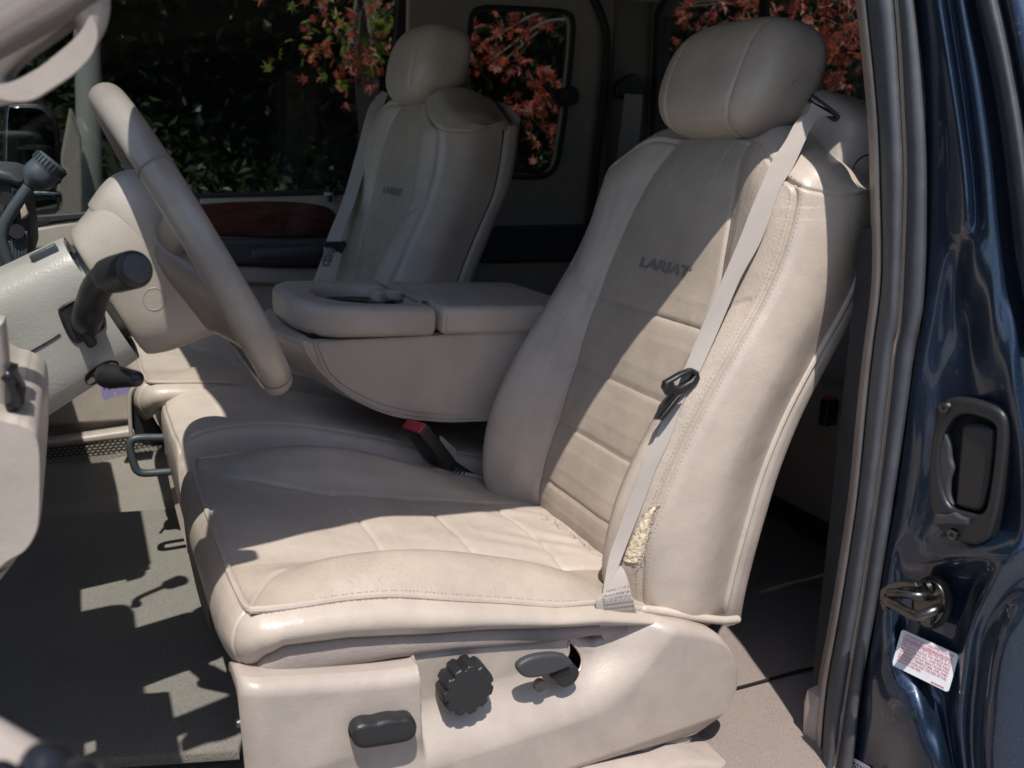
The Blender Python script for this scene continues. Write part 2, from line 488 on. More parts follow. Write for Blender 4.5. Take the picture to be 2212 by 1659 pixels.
def plate_data(outline, holes, mtx, depth, bev, smooth_n=0, res=3):
    """outline in local xy; extruded from z=0 down to -depth, rounded edges"""
    cu = bpy.data.curves.new('tmp', 'CURVE'); cu.dimensions = '2D'; cu.fill_mode = 'BOTH'
    for ring in [outline]+list(holes):
        pts = spl_closed([(p[0], p[1], 0) for p in ring], smooth_n) if smooth_n else [(p[0], p[1], 0) for p in ring]
        s = cu.splines.new('POLY'); s.points.add(len(pts)-1)
        for k, p in enumerate(pts): s.points[k].co = (p[0], p[1], 0, 1)
        s.use_cyclic_u = True
    cu.extrude = max(1e-5, depth/2-bev); cu.bevel_depth = bev; cu.bevel_resolution = res; cu.offset = -bev
    ob = bpy.data.objects.new('tmp', cu); col.objects.link(ob)
    dg = bpy.context.evaluated_depsgraph_get(); dg.update()
    me = bpy.data.meshes.new_from_object(ob.evaluated_get(dg))
    V = [mtx @ (v.co+Vector((0, 0, -depth/2))) for v in me.vertices]; F = [tuple(p.vertices) for p in me.polygons]
    bpy.data.objects.remove(ob); bpy.data.curves.remove(cu); bpy.data.meshes.remove(me)
    return V, F
def plate_px(outline, Y, depth, bev, holes=(), smooth_n=0):
    """outline given as survey points on the vertical plane Y, facing the camera side"""
    f = lambda ring: [(at(x, y, Y)[0], at(x, y, Y)[2]) for x, y in ring]
    m = Matrix(((1, 0, 0, 0), (0, 0, -1, Y), (0, 1, 0, 0), (0, 0, 0, 1)))
    return plate_data(f(outline), [f(h) for h in holes], m, depth, bev, smooth_n)
def ribbon(L, R, th, n=80, nrm_sign=1):
    L = spl(L, n); R = spl(R, n)
    T = np.gradient(.5*(L+R), axis=0); W = R-L; N = np.cross(T, W); N /= np.maximum(np.linalg.norm(N, axis=1, keepdims=True), 1e-9); N *= nrm_sign
    m = 8; V = []; F = []
    for i in range(n):
        for j in range(m+1):
            w = j/m; V.append(L[i]*(1-w)+R[i]*w+N[i]*th*.5)
        for j in range(m, -1, -1):
            w = j/m; V.append(L[i]*(1-w)+R[i]*w-N[i]*th*.5)
    k = 2*(m+1)
    for i in range(n-1):
        for j in range(k): F.append((i*k+j, i*k+(j+1) % k, (i+1)*k+(j+1) % k, (i+1)*k+j))
    F.append(tuple(range(k-1, -1, -1))); F.append(tuple((n-1)*k+j for j in range(k)))
    return V, F
def text_mesh(body, size, bold=False, align='CENTER', extrude=.0):
    cu = bpy.data.curves.new('tmp', 'FONT'); cu.body = body; cu.size = size; cu.align_x = align
    cu.align_y = 'CENTER'; cu.resolution_u = 3; cu.extrude = extrude
    if bold: cu.offset = size*(.022 if bold is True else bold)
    ob = bpy.data.objects.new('tmp', cu); col.objects.link(ob)
    dg = bpy.context.evaluated_depsgraph_get(); dg.update()
    me = bpy.data.meshes.new_from_object(ob.evaluated_get(dg))
    V = np.array([v.co[:] for v in me.vertices]); F = [tuple(p.vertices) for p in me.polygons]
    bpy.data.objects.remove(ob); bpy.data.curves.remove(cu); bpy.data.meshes.remove(me)
    return V, F
def copy_part(o, parent):
    c = o.copy(); col.objects.link(c); c.parent = parent
    for ch in list(o.children): copy_part(ch, c)
    return c

# ================================================================== DRIVER SEAT
YC = 1.155
seat = empty('driver_seat', 'tan leather driver seat in sunlight with torn side bolster and black adjusters', 'car seat', group='front leather seats')

# ---- backrest: rows bottom -> top
RZ = np.array([-.685, -.655, -.60, -.53, -.46, -.38, -.30, -.22, -.15, -.09, -.045, -.006])
XI = np.array([.70, .672, .667, .688, .715, .747, .779, .812, .834, .855, .874, .902])
XS = np.array([.668, .645, .636, .640, .663, .701, .750, .803, .840, .856, .862, .875])
XR = np.array([.655, .622, .602, .606, .628, .672, .728, .790, .820, .836, .848, .87])
XP = np.array([.785, .783, .790, .805, .824, .858, .905, .957, .985, 1.0, 1.008, 1.012])
WS = np.array([.238, .246, .25, .252, .253, .253, .253, .252, .251, .249, .246, .243])
WI = np.array([.120, .124, .126, .128, .131, .139, .148, .148, .134, .118, .101, .086])
RT = 11                                                     # row index of the top seam
def zdrop(z, s): 
    w = np.clip((z+.24)/.234, 0, 1)**1.6
    return .062*(np.abs(s)/.25)**2*w
rows = []; XPK = []
ZM = np.array([-.685, -.655, -.60, -.53, -.46, -.38, -.30, -.22, -.15, -.095, -.065, -.03])
for k in range(12):
    ws, wi = WS[k], WI[k]
    zl = lambda s: RZ[k]-zdrop(RZ[k], s)
    xs_ = np.interp(zl(ws), ZM, XS); xr_ = np.interp(zl(ws-.042), ZM, XR); xp_ = np.interp(zl(ws), ZM, XP)
    XPK.append(xp_)
    sx = [(ws+.010, xp_), (ws+.030, (xs_*.5+xp_*.5)), (ws+.018, xs_*.86+xp_*.14), (ws, xs_), (ws-.042, xr_), ((ws-.042)*.45+wi*.55, xr_*.5+XI[k]*.5-.002), (wi, XI[k]), (wi*.5, XI[k]+.002)]
    sh_ = lambda s: np.clip((RZ[k]+.12)/.11, 0, 1)*(.012*np.exp(-((abs(s)-wi-.05)/.035)**2)-.004*(abs(s) < wi*.8))
    row = [(x, YC+s, RZ[k]-zdrop(RZ[k], s)+sh_(s)) for s, x in sx]+[(XI[k]+.003, YC, RZ[k]+sh_(0))]+[(x, YC-s, RZ[k]-zdrop(RZ[k], s)+sh_(s)) for s, x in sx[::-1]]
    rows.append(row)
for dx, dz, sh in ((.015, .013, .998), (.042, .025, .988), (.085, .021, .96), (.13, -.012, .91)):      # top curls back
    b = rows[11]; r = []
    for j, (x, y, z) in enumerate(b):
        e = abs(y-YC)
        xe = x+(1.02+dx*.2-x)*min(1, dx/.13) if True else x
        r.append((xe, YC+(y-YC)*sh, z+dz*(.4+.6*min(1, max(0, (e-.07)/.08)))*(1, .1, .3, .6, 1, 1)[min(5, 1+min(j, 16-j))]-(.008*(e/.25)**3 if dx > .05 else 0)))
    rows.append(r)
CB = np.array(rows)                                         # 16 x 17
iz = lambda z: float(np.interp(z, RZ, np.arange(12)))
CS, CI = 3, 6                                               # far outer seam, far insert seam; near = 13, 10
seams = []
for c, q_ in ((CS, 1), (16-CS, -1)): seams.append(([(k, c) for k in np.linspace(0, RT-1.1, 11)]+[(RT-.45, c+.06*q_), (RT-.12, c+.35*q_), (RT, c+1*q_)], .0032, .0032, .0022))
for c in (CI, 16-CI): seams.append(([(k, c) for k in np.linspace(0, RT, 12)], .0045, .0036, .004))
for zz in (-.275, -.385, -.482, -.58): seams.append(([(iz(zz), c) for c in np.linspace(CI, 16-CI, 6)], .0028, .0028, .0025))
seams.append(([(iz(-.275), CI), (iz(-.25), 4.8), (iz(-.215), CS+.4)], .0026, .003, .0015))
seams.append(([(iz(-.275), 16-CI), (iz(-.25), 16-4.8), (iz(-.215), 16-CS-.4)], .0026, .003, .0015))
seams.append(([(RT, c) for c in np.linspace(CS, CI, 6)], .0032, .0032, .0018))
seams.append(([(RT, c) for c in np.linspace(16-CI, 16-CS, 6)], .0032, .0032, .0018))
seams.append(([(RT, c) for c in np.linspace(0, CS, 5)], .002, .0026, .001))
seams.append(([(RT, c) for c in np.linspace(16-CS, 16, 5)], .002, .0026, .001))
SB = seamed(CB, 300, 460, seams)
if (SB['N'][150, 230] @ np.array([1, 0, 0])) > 0:            # make normals face outwards (towards the occupant)
    SB = seamed(CB, 300, 460, seams, flip=True); FLIPB = True
else: FLIPB = False
inz = lambda u, a, b: (u >= iz(a)) & (u < iz(b))
Lz = [-.275, -.385, -.482, -.58]
ins = lambda v: (v > CI) & (v < 16-CI)
regs = [('logo_panel', M['leather_insert'], lambda u, v: ins(v) & (u >= iz(-.275)) & (u < RT+.0))]
prev = -.275
for zz in (-.385, -.482, -.58, -.70):
    regs.append(('insert_panel', M['leather_insert'], (lambda a, b: (lambda u, v: ins(v) & (u >= iz(a)) & (u < iz(b))))(zz, prev))); prev = zz
regs += [('top_panel', M['leather'], lambda u, v: (u >= RT)),
         ('side_bolster', M['leather'], lambda u, v: (v > CS) & (v < CI)),
         ('side_bolster', M['leather_worn'], lambda u, v: (v > 16-CI) & (v < 16-CS)),
         ('side_panel', M['leather'], lambda u, v: (v <= CS)),
         ('side_panel', M['leather'], lambda u, v: (v >= 16-CS))]
back_parts = split_obj(SB, regs, seat, flip=not FLIPB)
mb = MB()
sg = 1
for c in (16-CS, CS):
    q_ = 1 if c == CS else -1
    line = [(k, c) for k in np.linspace(.25, RT-1.1, 11)]+[(RT-.45, c+.06*q_), (RT-.12, c+.35*q_), (RT, c+1*q_)]
    for off in (-.0075, .0075): stitches(SB, line, off, mb, sgn=sg)
for a, b in ((16-CI+.05, 16-CS-1), (CS+1, CI-.05)):
    for off in (-.0075, .0075): stitches(SB, [(RT, c) for c in np.linspace(a, b, 6)], off, mb, sgn=sg)
st = mb.build('stitching', M['thread'], seat); kind(st, 'stuff')

# ---- back shell and its piping
rows = []
for k in range(12):
    ws = WS[k]; z0 = RZ[k]-(.014 if k == 11 else .005 if k == 10 else 0)
    o = .055 if k > 1 else .045
    pr = [(-(ws+.010), XPK[k]+.003), (-(ws+.014), XPK[k]+.016), (-(ws+.006), XPK[k]+.038), (-(ws-.03), XPK[k]+o), (-.1, XPK[k]+o+.006), (.1, XPK[k]+o+.006), (ws-.03, XPK[k]+o), (ws+.006, XPK[k]+.038), (ws+.014, XPK[k]+.016), (ws+.010, XPK[k]+.003)]
    rows.append([(x, YC+s, z0-zdrop(z0, s)-(.02 if k < 1 else 0)) for s, x in pr])
SHELL = surf(rows, 90, 80)[0]
grid_obj('back_shell', SHELL, M['trim'], seat)
pp = [np.array([XPK[k]-.001, YC-(WS[k]+.0115), RZ[k]-zdrop(RZ[k], .25)]) for k in range(0, 11)]
V, F = tube(spl(pp, 90), .0042, 8)
MB().add(V, F).build('piping', M['pipe'], seat)
pp2 = [np.array([p[0], 2*YC-p[1], p[2]]) for p in pp]
MB().add(*tube(spl(pp2, 90), .0042, 8)).build('piping', M['pipe'], seat)
# lower hem roll along the bottom of the side panel
zb = -.668
hem = [at(1391, 1316, .888), at(1440, 1322, .885), at(1500, 1333, .883), at(1560, 1340, .884), at(1592, 1338, .888)]
for h in hem: h[2] += .0
MB().add(*rounded_tube(spl(hem, 40), .0062, 10)).build('hem_roll', M['pipe'], seat)
# underside of the backrest
G = surf([[SB['G'][0, j] for j in range(0, 460, 20)], [SB['G'][0, j]*np.array([.25, .9, 1])+np.array([.78*.75, YC*.1, -.012]) for j in range(0, 460, 20)]], 6, 60)[0]
grid_obj('under_panel', G, M['leather'], seat)

# ---- embroidered word on the logo panel
def backpoint(s, z, lift):
    """point on the backrest at lateral offset s (far +) and height z"""
    k = np.interp(z, RZ, np.arange(12)); wi = np.interp(z, RZ, WI)
    v = 8-(s/wi)*2.0
    p = bilin(SB['G'], SB['u'], SB['v'], k, v); q = bilin(SB['N'], SB['u'], SB['v'], k, v)
    return p+q*lift
V, F = text_mesh('LARIAT', .0235, bold=.05)
V[:, 0] += V[:, 1]*.12
V[:, 0] *= .137/(V[:, 0].max()-V[:, 0].min())
V = np.array([V[:, 0]-V[:, 0].mean(), V[:, 1]-V[:, 1].mean()]).T
BV = np.array([backpoint(np.array([-x-.010]), np.array([-.204+y*.86]), .0012)[0] for x, y in V])
lo = np.array([backpoint(np.array([-x-.010]), np.array([-.204+y*.86]), -.001)[0] for x, y in V])
letters = mk('embroidered_lettering', BV, F, M['thread_dk'], seat, smooth=False)

# ---- headrest
def headrest_grid(c, tilt=radians(14)):
    nu, nv = 190, 250
    S = np.linspace(-1, 1, nu); A = np.linspace(0, 2*pi, nv)
    G = np.zeros((nu, nv, 3))
    for i, t in enumerate(S):
        tt = sin(t*pi/2)
        e = max(0., 1-abs(tt)**4.4)**(1/2.9)
        e = max(e, .0008)
        for j, a in enumerate(A):
            ca, sa = cos(a), sin(a)
            p = .74
            n_ = np.sign(ca)*abs(ca)**p; h = np.sign(sa)*abs(sa)**p
            d = (.076 if n_ > 0 else .062)*n_
            hh = .0945*h
            hn = h*e**.8; wid = .140*(1-.17*max(0, -hn)**1.6-.07*max(0, hn)**2)
            e2 = e
            x = -d*e2**.9+.012*h; z = hh*(e2**.8)
            G[i, j] = (x*cos(tilt)+z*sin(tilt), tt*wid, -x*sin(tilt)*1+z*cos(tilt))
    return G+np.array(c)
HR = np.array((.958, YC+.006, .0755))
G = headrest_grid(HR)
Gf = G; uf = np.arange(190.); vf = np.arange(250.)
N = normals(Gf)
if ((Gf-HR)*N).sum() < 0: N = -N
def lat_line(tt):                                            # a seam at constant share of the width
    i = 94.5+94.5*math.asin(tt)/(pi/2)
    return [(i, j) for j in np.linspace(0, 249, 90)]
disp = np.zeros(Gf.shape[:2]); hl = []
for tt in (-.60, .60):
    q = np.array(lat_line(tt)); pts = bilin(Gf, uf, vf, q[:, 0], q[:, 1]); hl.append(q)
    d = seam_dist(Gf, spl(pts, 400)); disp -= .0028*np.exp(-(d/.003)**2)+.0018*np.exp(-d/.015)
jb = 119*.70                                                # under-seam on the lower front
q = np.array([(i, 249*.895) for i in np.linspace(57, 132, 60)])
pts = bilin(Gf, uf, vf, q[:, 0], q[:, 1]); d = seam_dist(Gf, spl(pts, 300)); disp -= .002*np.exp(-(d/.0028)**2)
SH = dict(G=Gf+N*disp[..., None], N=N, u=uf, v=vf)
iN = 94.5+94.5*math.asin(-.60)/(pi/2); iF = 94.5+94.5*math.asin(.60)/(pi/2)
head = empty('headrest', '', ''); del head['label'], head['category']; head.parent = seat
flipH = False
hp = split_obj(SH, [('end_panel', M['leather'], lambda u, v: u < iN), ('end_panel', M['leather'], lambda u, v: u > iF), ('centre_panel', M['leather'], lambda u, v: u > -1)], head, flip=flipH)
mb = MB()
for q in hl:
    for off in (-.007, .007): stitches(SH, q, off, mb)
kind(mb.build('stitching', M['thread'], head), 'stuff')
for s in (-.07, .07):
    a = np.array((.968, YC+s, .03)); b = np.array((.955, YC+s, -.05)); MB().add(*tube([a, b], .006, 10)).build('headrest_post', M['metal_dk'], seat)

# ---- seat cushion: top patch, rows front -> rear, columns far piping -> near piping
CX = np.array([.114, .128, .16, .215, .28, .35, .43, .51, .59, .66, .73])
zi = np.interp(CX, [.11, .2, .312, .446, .577, .66, .73], [-.506, -.518, -.545, -.581, -.612, -.632, -.652])   # insert
zr = np.interp(CX, [.11, .135, .17, .212, .275, .355, .464, .521, .566, .66, .73], [-.506, -.508, -.497, -.488, -.490, -.506, -.550, -.580, -.608, -.645, -.665])  # ridge
zp = np.interp(CX, [.11, .135, .169, .222, .278, .357, .423, .491, .553, .66, .73], [-.500, -.505, -.506, -.511, -.521, -.546, -.566, -.588, -.600, -.64, -.665])  # piping
rows = []
for k, x in enumerate(CX):
    f = min(1, k/3)
    top = [(.258, zp[k]+.002), (.235, zr[k]*.65+zp[k]*.35+.004*f), (.20, zr[k]), (.165, zr[k]*.55+zi[k]*.45), (.132, zi[k]), (.066, zi[k]+.003*f), (0, zi[k]+.004*f)]
    lo_ = float(np.interp(x, [.11, .135, .17, .212, .275, .355, .464, .521, .566, .66, .73], [-.506, -.508, -.497, -.488, -.490, -.505, -.541, -.566, -.592, -.635, -.66]))-.004*f
    bot = [(-.066, zi[k]+.003*f), (-.135, zi[k]), (-.165, lo_*.55+zi[k]*.45), (-.197, lo_), (-.235, lo_*.6+zp[k]*.4+.003*f), (-.265, zp[k])]
    rows.append([(x-(.004 if abs(s) < .2 and k == 0 else 0), YC+s, z) for s, z in top+bot])
CC = np.array(rows)                                         # 11 x 13 ; insert seams at columns 4 and 8
ix = lambda x: float(np.interp(x, CX, np.arange(len(CX))))
seams = [([(.35, 1.2), (1.0, 1.9), (1.9, 2.9), (3.0, 3.7)]+[(k, 4) for k in np.linspace(4, 10, 8)], .0036, .0034, .0028), ([(.35, 11.2), (1.0, 10.4), (1.9, 9.3), (3.0, 8.35)]+[(k, 8) for k in np.linspace(4, 10, 8)], .0036, .0034, .0028)]
for a, b in ((.312, .306), (.448, .442), (.578, .572)):
    seams.append(([(ix(a), 8), (ix(a)+.06, 7), (ix((a+b)/2)+.07, 6), (ix(b)+.04, 5), (ix(b), 4)], .0026, .0028, .002))
SC = seamed(CC, 230, 210, seams)
up = SC['N'][100, 100, 2] > 0
if not up: SC = seamed(CC, 230, 210, seams, flip=True)
# creases where the leather has stretched
wr = rng.normal(size=(6, 2))
Gx = SC['G'][..., 0]; Gy = SC['G'][..., 1]
cr = .0016*np.sin((Gx*60+Gy*95)+1.5*np.sin(Gy*40))*np.exp(-((Gx-.60)/.10)**2-((Gy-YC)/.12)**2)
SC['G'] = SC['G']+SC['N']*cr[..., None]
jn = lambda v: (v > 4) & (v < 8)
regs = []
edges = [(.0, .31), (.31, .445), (.445, .575), (.575, .9)]
for a, b in edges: regs.append(('seat_panel', M['leather_seat'], (lambda a, b: lambda u, v: jn(v) & (u >= (ix(a)+.04 if a > .1 else -1)) & (u < (ix(b)+.04 if b < .8 else 99)))(a, b)))
regs += [('seat_bolster', M['leather'], lambda u, v: v <= 4), ('seat_bolster', M['leather_worn'], lambda u, v: v >= 8)]
split_obj(SC, regs, seat, flip=not up)
# front and sides: one skirt wrapped round the cushion, parted at the corner seams
per = [(.60, 1.420), (.45, 1.420), (.30, 1.420), (.20, 1.420), (.150, 1.4185), (.124, 1.408), (.113, 1.385), (.110, 1.34), (.109, 1.25), (.109, 1.155), (.109, 1.06), (.109, .97), (.1105, .93), (.1155, .907), (.128, .8945), (.15, .8905), (.20, .8895), (.26, .8895), (.32, .8895), (.38, .8895), (.44, .8895), (.50, .8895), (.56, .8895), (.62, .891), (.68, .893)]
PE = spl([(*p, 0) for p in per], 300)[:, :2]
Tn = np.gradient(PE, axis=0); Tn /= np.linalg.norm(Tn, axis=1, keepdims=True)
OUT = np.stack([Tn[:, 1], -Tn[:, 0]], 1)
if (OUT[150] @ np.array((-1, 0))) < 0: OUT = -OUT
near = np.clip((1.0-PE[:, 1])/.08, 0, 1)*1.0
zt = np.interp(PE[:, 0], [.10, .135, .169, .222, .278, .357, .423, .491, .553, .66, .73], [-.5025, -.505, -.506, -.511, -.521, -.546, -.566, -.588, -.600, -.64, -.665])+.001
zs_side = np.interp(PE[:, 0], [.11, .128, .146, .216, .31, .392, .46, .547, .68], [-.585, -.557, -.547, -.556, -.577, -.592, -.608, -.626, -.662])
zs = zs_side*near+(-.615)*(1-near)                          # lower edge of the leather
DEP = zt-zs
rowsP = [(0, .0), (.03, .003), (.10, .0105), (.22, .0185), (.40, .0235), (.58, .0235), (.76, .0190), (.90, .0125), (1.0, .004)]
PG_ = np.zeros((300, len(rowsP), 3))
for k, (t, o) in enumerate(rowsP):
    PG_[:, k, 0] = PE[:, 0]+OUT[:, 0]*o; PG_[:, k, 1] = PE[:, 1]+OUT[:, 1]*o; PG_[:, k, 2] = zt-DEP*t
SK, su, sv = surf(PG_, 420, 44)
SKN = normals(SK)
if (SKN[210, 20] @ np.array((-1, 0, 0))) < 0: SKN = -SKN; FSK = False
else: FSK = True
su_ = lambda idx: idx
cor_n = float(np.argmin(np.hypot(PE[:, 0]-.1155, PE[:, 1]-.907))); cor_f = float(np.argmin(np.hypot(PE[:, 0]-.124, PE[:, 1]-1.408)))
d = np.abs(su[:, None]-cor_n)*np.ones((1, 44))*.0042
SK = SK-SKN*(.0018*np.exp(-(d/.003)**2))[..., None]
SKS = dict(G=SK, N=SKN, u=su, v=sv)
split_obj(SKS, [('side_skirt', M['leather'], lambda u, v: u < cor_f), ('front_panel', M['leather'], lambda u, v: u < cor_n), ('side_skirt', M['leather'], lambda u, v: u > -1)], seat, flip=not FSK)
# woven strip under the near skirt
k0 = int(cor_n)+4
xs2 = PE[k0:, 0]; zb_ = np.interp(xs2, [.10, .13, .178, .27, .35, .40, .46, .547, .68], [-.592, -.592, -.594, -.602, -.614, -.624, -.636, -.646, -.675])
S_ = np.zeros((len(xs2), 6, 3))
for k, (t, o) in enumerate(((0, .003), (.10, .0075), (.4, .0100), (.75, .008), (1.0, .0), (1.1, -.02))):
    S_[:, k, 0] = xs2+OUT[k0:, 0]*o; S_[:, k, 1] = PE[k0:, 1]+OUT[k0:, 1]*o; S_[:, k, 2] = zs[k0:]+.001+(zb_-zs[k0:])*t
grid_obj('cloth_strip', surf(S_, 200, 26)[0], M['strip'], seat, flip=not FSK)
sx_ = [.114, .128, .16, .222, .278, .357, .423, .491, .553, .62, .68]
spz = np.interp(sx_, [.11, .135, .169, .222, .278, .357, .423, .491, .553, .66, .73], [-.500, -.505, -.506, -.511, -.521, -.546, -.566, -.588, -.600, -.64, -.665])
# piping bead + double stitching round the cushion edge
edge = [np.array(p) for p in [(sx_[k], .8895, spz[k]+.0015) for k in range(len(sx_)-1, 1, -1)]]
edge += [np.array(p) for p in [(.124, .894, -.5015), (.114, .905, -.5025), (.111, .94, -.5045), (.109, 1.02, -.5055), (.109, 1.155, -.5055), (.109, 1.29, -.5055), (.112, 1.37, -.5035), (.118, 1.405, -.5015), (.14, 1.412, -.503)]]
edge += [np.array((sx_[k], 1.4135, spz[k]+.0025)) for k in range(3, len(sx_))]
E_ = spl(edge, 400)
MB().add(*tube(E_, .0042, 8)).build('piping', M['leather'], seat)
mb = MB()
T = np.gradient(E_, axis=0); T /= np.linalg.norm(T, axis=1, keepdims=True)
L = np.concatenate([[0], np.cumsum(np.linalg.norm(np.diff(E_, axis=0), axis=1))])
bvh_src = []
for G_ in (SC['G'][::2, ::2], SK[::2, ::2]):
    k0 = sum(len(a) for a, _ in bvh_src); nu, nv, _ = G_.shape
    bvh_src.append((G_.reshape(-1, 3).tolist(), [tuple(i+k0 for i in f) for f in grid_faces(nu, nv)]))
CUSH = BVHTree.FromPolygons([Vector(v) for a, _ in bvh_src for v in a], [f for _, b in bvh_src for f in b])
cen = np.array((.4, YC, -.62))
for s in np.arange(.01, L[-1]-.01, .0062):
    i = int(np.searchsorted(L, s)); i = min(i, len(E_)-1)
    for side in (1, -1):
        out = E_[i]-cen; out[2] = 0; out /= np.linalg.norm(out)
        # above: towards the middle on top; below: down the side
        p = E_[i]+(-out*.0085+np.array((0, 0, .001)) if side > 0 else np.array((0, 0, -.0090))+out*.001)
        h = CUSH.find_nearest(Vector(p))
        if h[0] is None: continue
        c = np.array(h[0]); n_ = np.array(h[1]); 
        if n_ @ (out*.5+np.array((0, 0, .8))) < 0: n_ = -n_
        t = T[i]*.0018; b = np.cross(n_, T[i])*.00085
        mb.add([c-t, c+t, c+b, c-b, c+n_*.0008, c-n_*.0005], [(0, 3, 4), (3, 1, 4), (1, 2, 4), (2, 0, 4)])
kind(mb.build('cushion_stitching', M['thread'], seat), 'stuff')
# cushion pan underneath (closes the seat)
MB().add(*rbox((.5, .46, .10), .03, Matrix.Translation((.39, YC, -.685)) @ Matrix.Rotation(radians(11), 4, 'Y'))).build('seat_pan', M['black'], seat)
MB().add(*rbox((.42, .40, .14), .01, Matrix.Translation((.42, YC, -.80)) @ Matrix.Rotation(radians(4), 4, 'Y'))).build('seat_base', M['black'], seat)

# ---- valance (plastic side shield)
tp = [(.0905, -.580), (.093, -.568), (.106, -.565), (.15, -.575), (.192, -.585), (.246, -.597), (.288, -.603), (.30, -.6), (.36, -.6), (.43, -.604), (.488, -.608), (.512, -.618), (.531, -.640), (.546, -.652), (.558, -.655), (.573, -.643), (.588, -.632), (.603, -.626), (.618, -.626), (.66, -.640), (.70, -.656), (.735, -.676), (.755, -.700), (.762, -.722)]
bt = [(.0905, -.70), (.0925, -.79), (.10, -.795), (.15, -.797), (.20, -.80), (.26, -.803), (.30, -.805), (.33, -.806), (.36, -.808), (.43, -.812), (.488, -.815), (.512, -.817), (.531, -.819), (.546, -.820), (.558, -.822), (.573, -.823), (.588, -.825), (.603, -.827), (.618, -.829), (.65, -.832), (.68, -.834), (.71, -.836), (.728, -.830), (.738, -.818)]
NU, NV = 330, 150
tu = np.linspace(0, len(tp)-1, NU)
TP = crv(np.array(tp), tu); BT = crv(np.array(bt), tu)
VG = np.zeros((NU, NV, 3)); tv = np.linspace(0, 1, NV)
sm = lambda x: np.clip(x, 0, 1)**2*(3-2*np.clip(x, 0, 1))
for i in range(NU):
    P = TP[i][None]*(1-tv[:, None])+BT[i][None]*tv[:, None]
    x, z = P[:, 0].copy(), P[:, 1].copy()
    x = x+.022*sm((tu[i]-18)/5.)*np.sin(tv*pi)**.8
    # pods and scoop
    pod1 = .038*sm((.300-x)/.008)*sm((z+.775)/.09)
    line = .555+(z+.70)*1.0                                  # scoop's sloping right bank
    pod2 = .038*sm((x-line+.035)/.09)
    low = .038*sm((-.668-z)/.075)
    h = .038-(.038-pod1)*(.038-pod2)*(.038-low)/.038**2
    # shaped roll-over at every edge
    dt = np.linalg.norm(P-TP[i], axis=1); db = np.linalg.norm(P-BT[i], axis=1); dl = x-.088; dr = .790-x-.02*(1-np.sin(np.clip((z+.835)/.15, 0, 1)*pi))
    def roll(d, r): q = np.clip(1-d/r, 0, 1); return r*(1-np.sqrt(np.maximum(0, 1-q*q)))
    y = .888-h+roll(dt, .016)+roll(np.clip(dl, 0, 9), .028)+roll(np.clip(dr, 0, 9), .024)
    y = y+.012*sm((-.805-z)/.03)
    VG[i, :, 0] = x; VG[i, :, 1] = y; VG[i, :, 2] = z
hole = [(at(px, py, .862)[0], at(px, py, .862)[2]) for px, py in [(1250, 1407), (1262, 1416), (1274, 1433), (1277, 1448), (1270, 1462), (1258, 1471), (1240, 1482), (1219, 1493), (1213, 1489), (1225, 1470), (1240, 1450), (1249, 1430)]]
def inpoly(px, pz, poly):
    r = False; j = len(poly)-1
    for i in range(len(poly)):
        if ((poly[i][1] > pz) != (poly[j][1] > pz)) and px < (poly[j][0]-poly[i][0])*(pz-poly[i][1])/(poly[j][1]-poly[i][1])+poly[i][0]: r = not r
        j = i
    return r
keep = np.ones((NU-1, NV-1), bool)
cx = .25*(VG[:-1, :-1]+VG[1:, :-1]+VG[:-1, 1:]+VG[1:, 1:])
hx = [p[0] for p in hole]; hz = [p[1] for p in hole]
for i, j in zip(*np.where((cx[..., 0] > min(hx)) & (cx[..., 0] < max(hx)) & (cx[..., 2] > min(hz)) & (cx[..., 2] < max(hz)))):
    if inpoly(cx[i, j, 0], cx[i, j, 2], hole): keep[i, j] = False
val = grid_obj('side_shield', VG, M['trim'], seat, keep)
VAL = BVHTree.FromPolygons([Vector(p) for p in VG.reshape(-1, 3)], grid_faces(NU, NV))
def val_y(x, z):
    h = VAL.ray_cast(Vector((x, .5, z)), Vector((0, 1, 0))); return h[0].y if h[0] else .865
# return edges of the shield
edge_t = VG[:, 0]; G = np.stack([edge_t, edge_t+np.array((0, .03, -.002)), edge_t+np.array((0, .05, -.01))], 1)
grid_obj('shield_return', G, M['trim'], seat, flip=True)
edge_l = VG[0]; G = np.stack([edge_l, edge_l+np.array((.004, .035, 0)), edge_l+np.array((.01, .06, 0))], 1)
grid_obj('shield_return', G, M['trim'], seat)
edge_r = VG[-1]; G = np.stack([edge_r, edge_r+np.array((-.004, .03, 0)), edge_r+np.array((-.02, .06, 0))], 1)
grid_obj('shield_return', G, M['trim'], seat, flip=True)
MB().add(*tube([np.array((x, val_y(x, z)-.0002, z)) for x, z in spl_closed([(a, b, 0) for a, b in hole], 48)[:, :2]][:]+[np.array((hole[0][0], val_y(*hole[0]), hole[0][1]))], .0018, 6)).build('lever_bezel', M['trim'], seat)
MB().add(*rbox((.12, .03, .13), .004, Matrix.Translation((.50, .925, -.66)))).build('hole_shade_box', M['dark'], seat)  # near-black box stands in for shade behind the lever hole
# lower track cover
lowt = [(.10, -.80), (.30, -.812), (.46, -.823), (.60, -.836), (.70, -.836), (.715, -.85), (.70, -.875), (.66, -.89), (.45, -.88), (.10, -.87)]
V, F = plate_data([(x, z) for x, z in lowt], [], Matrix(((1, 0, 0, 0), (0, 0, -1, .868), (0, 1, 0, 0), (0, 0, 0, 1))), .05, .008)
MB().add(V, F).build('track_cover', M['trim'], seat)

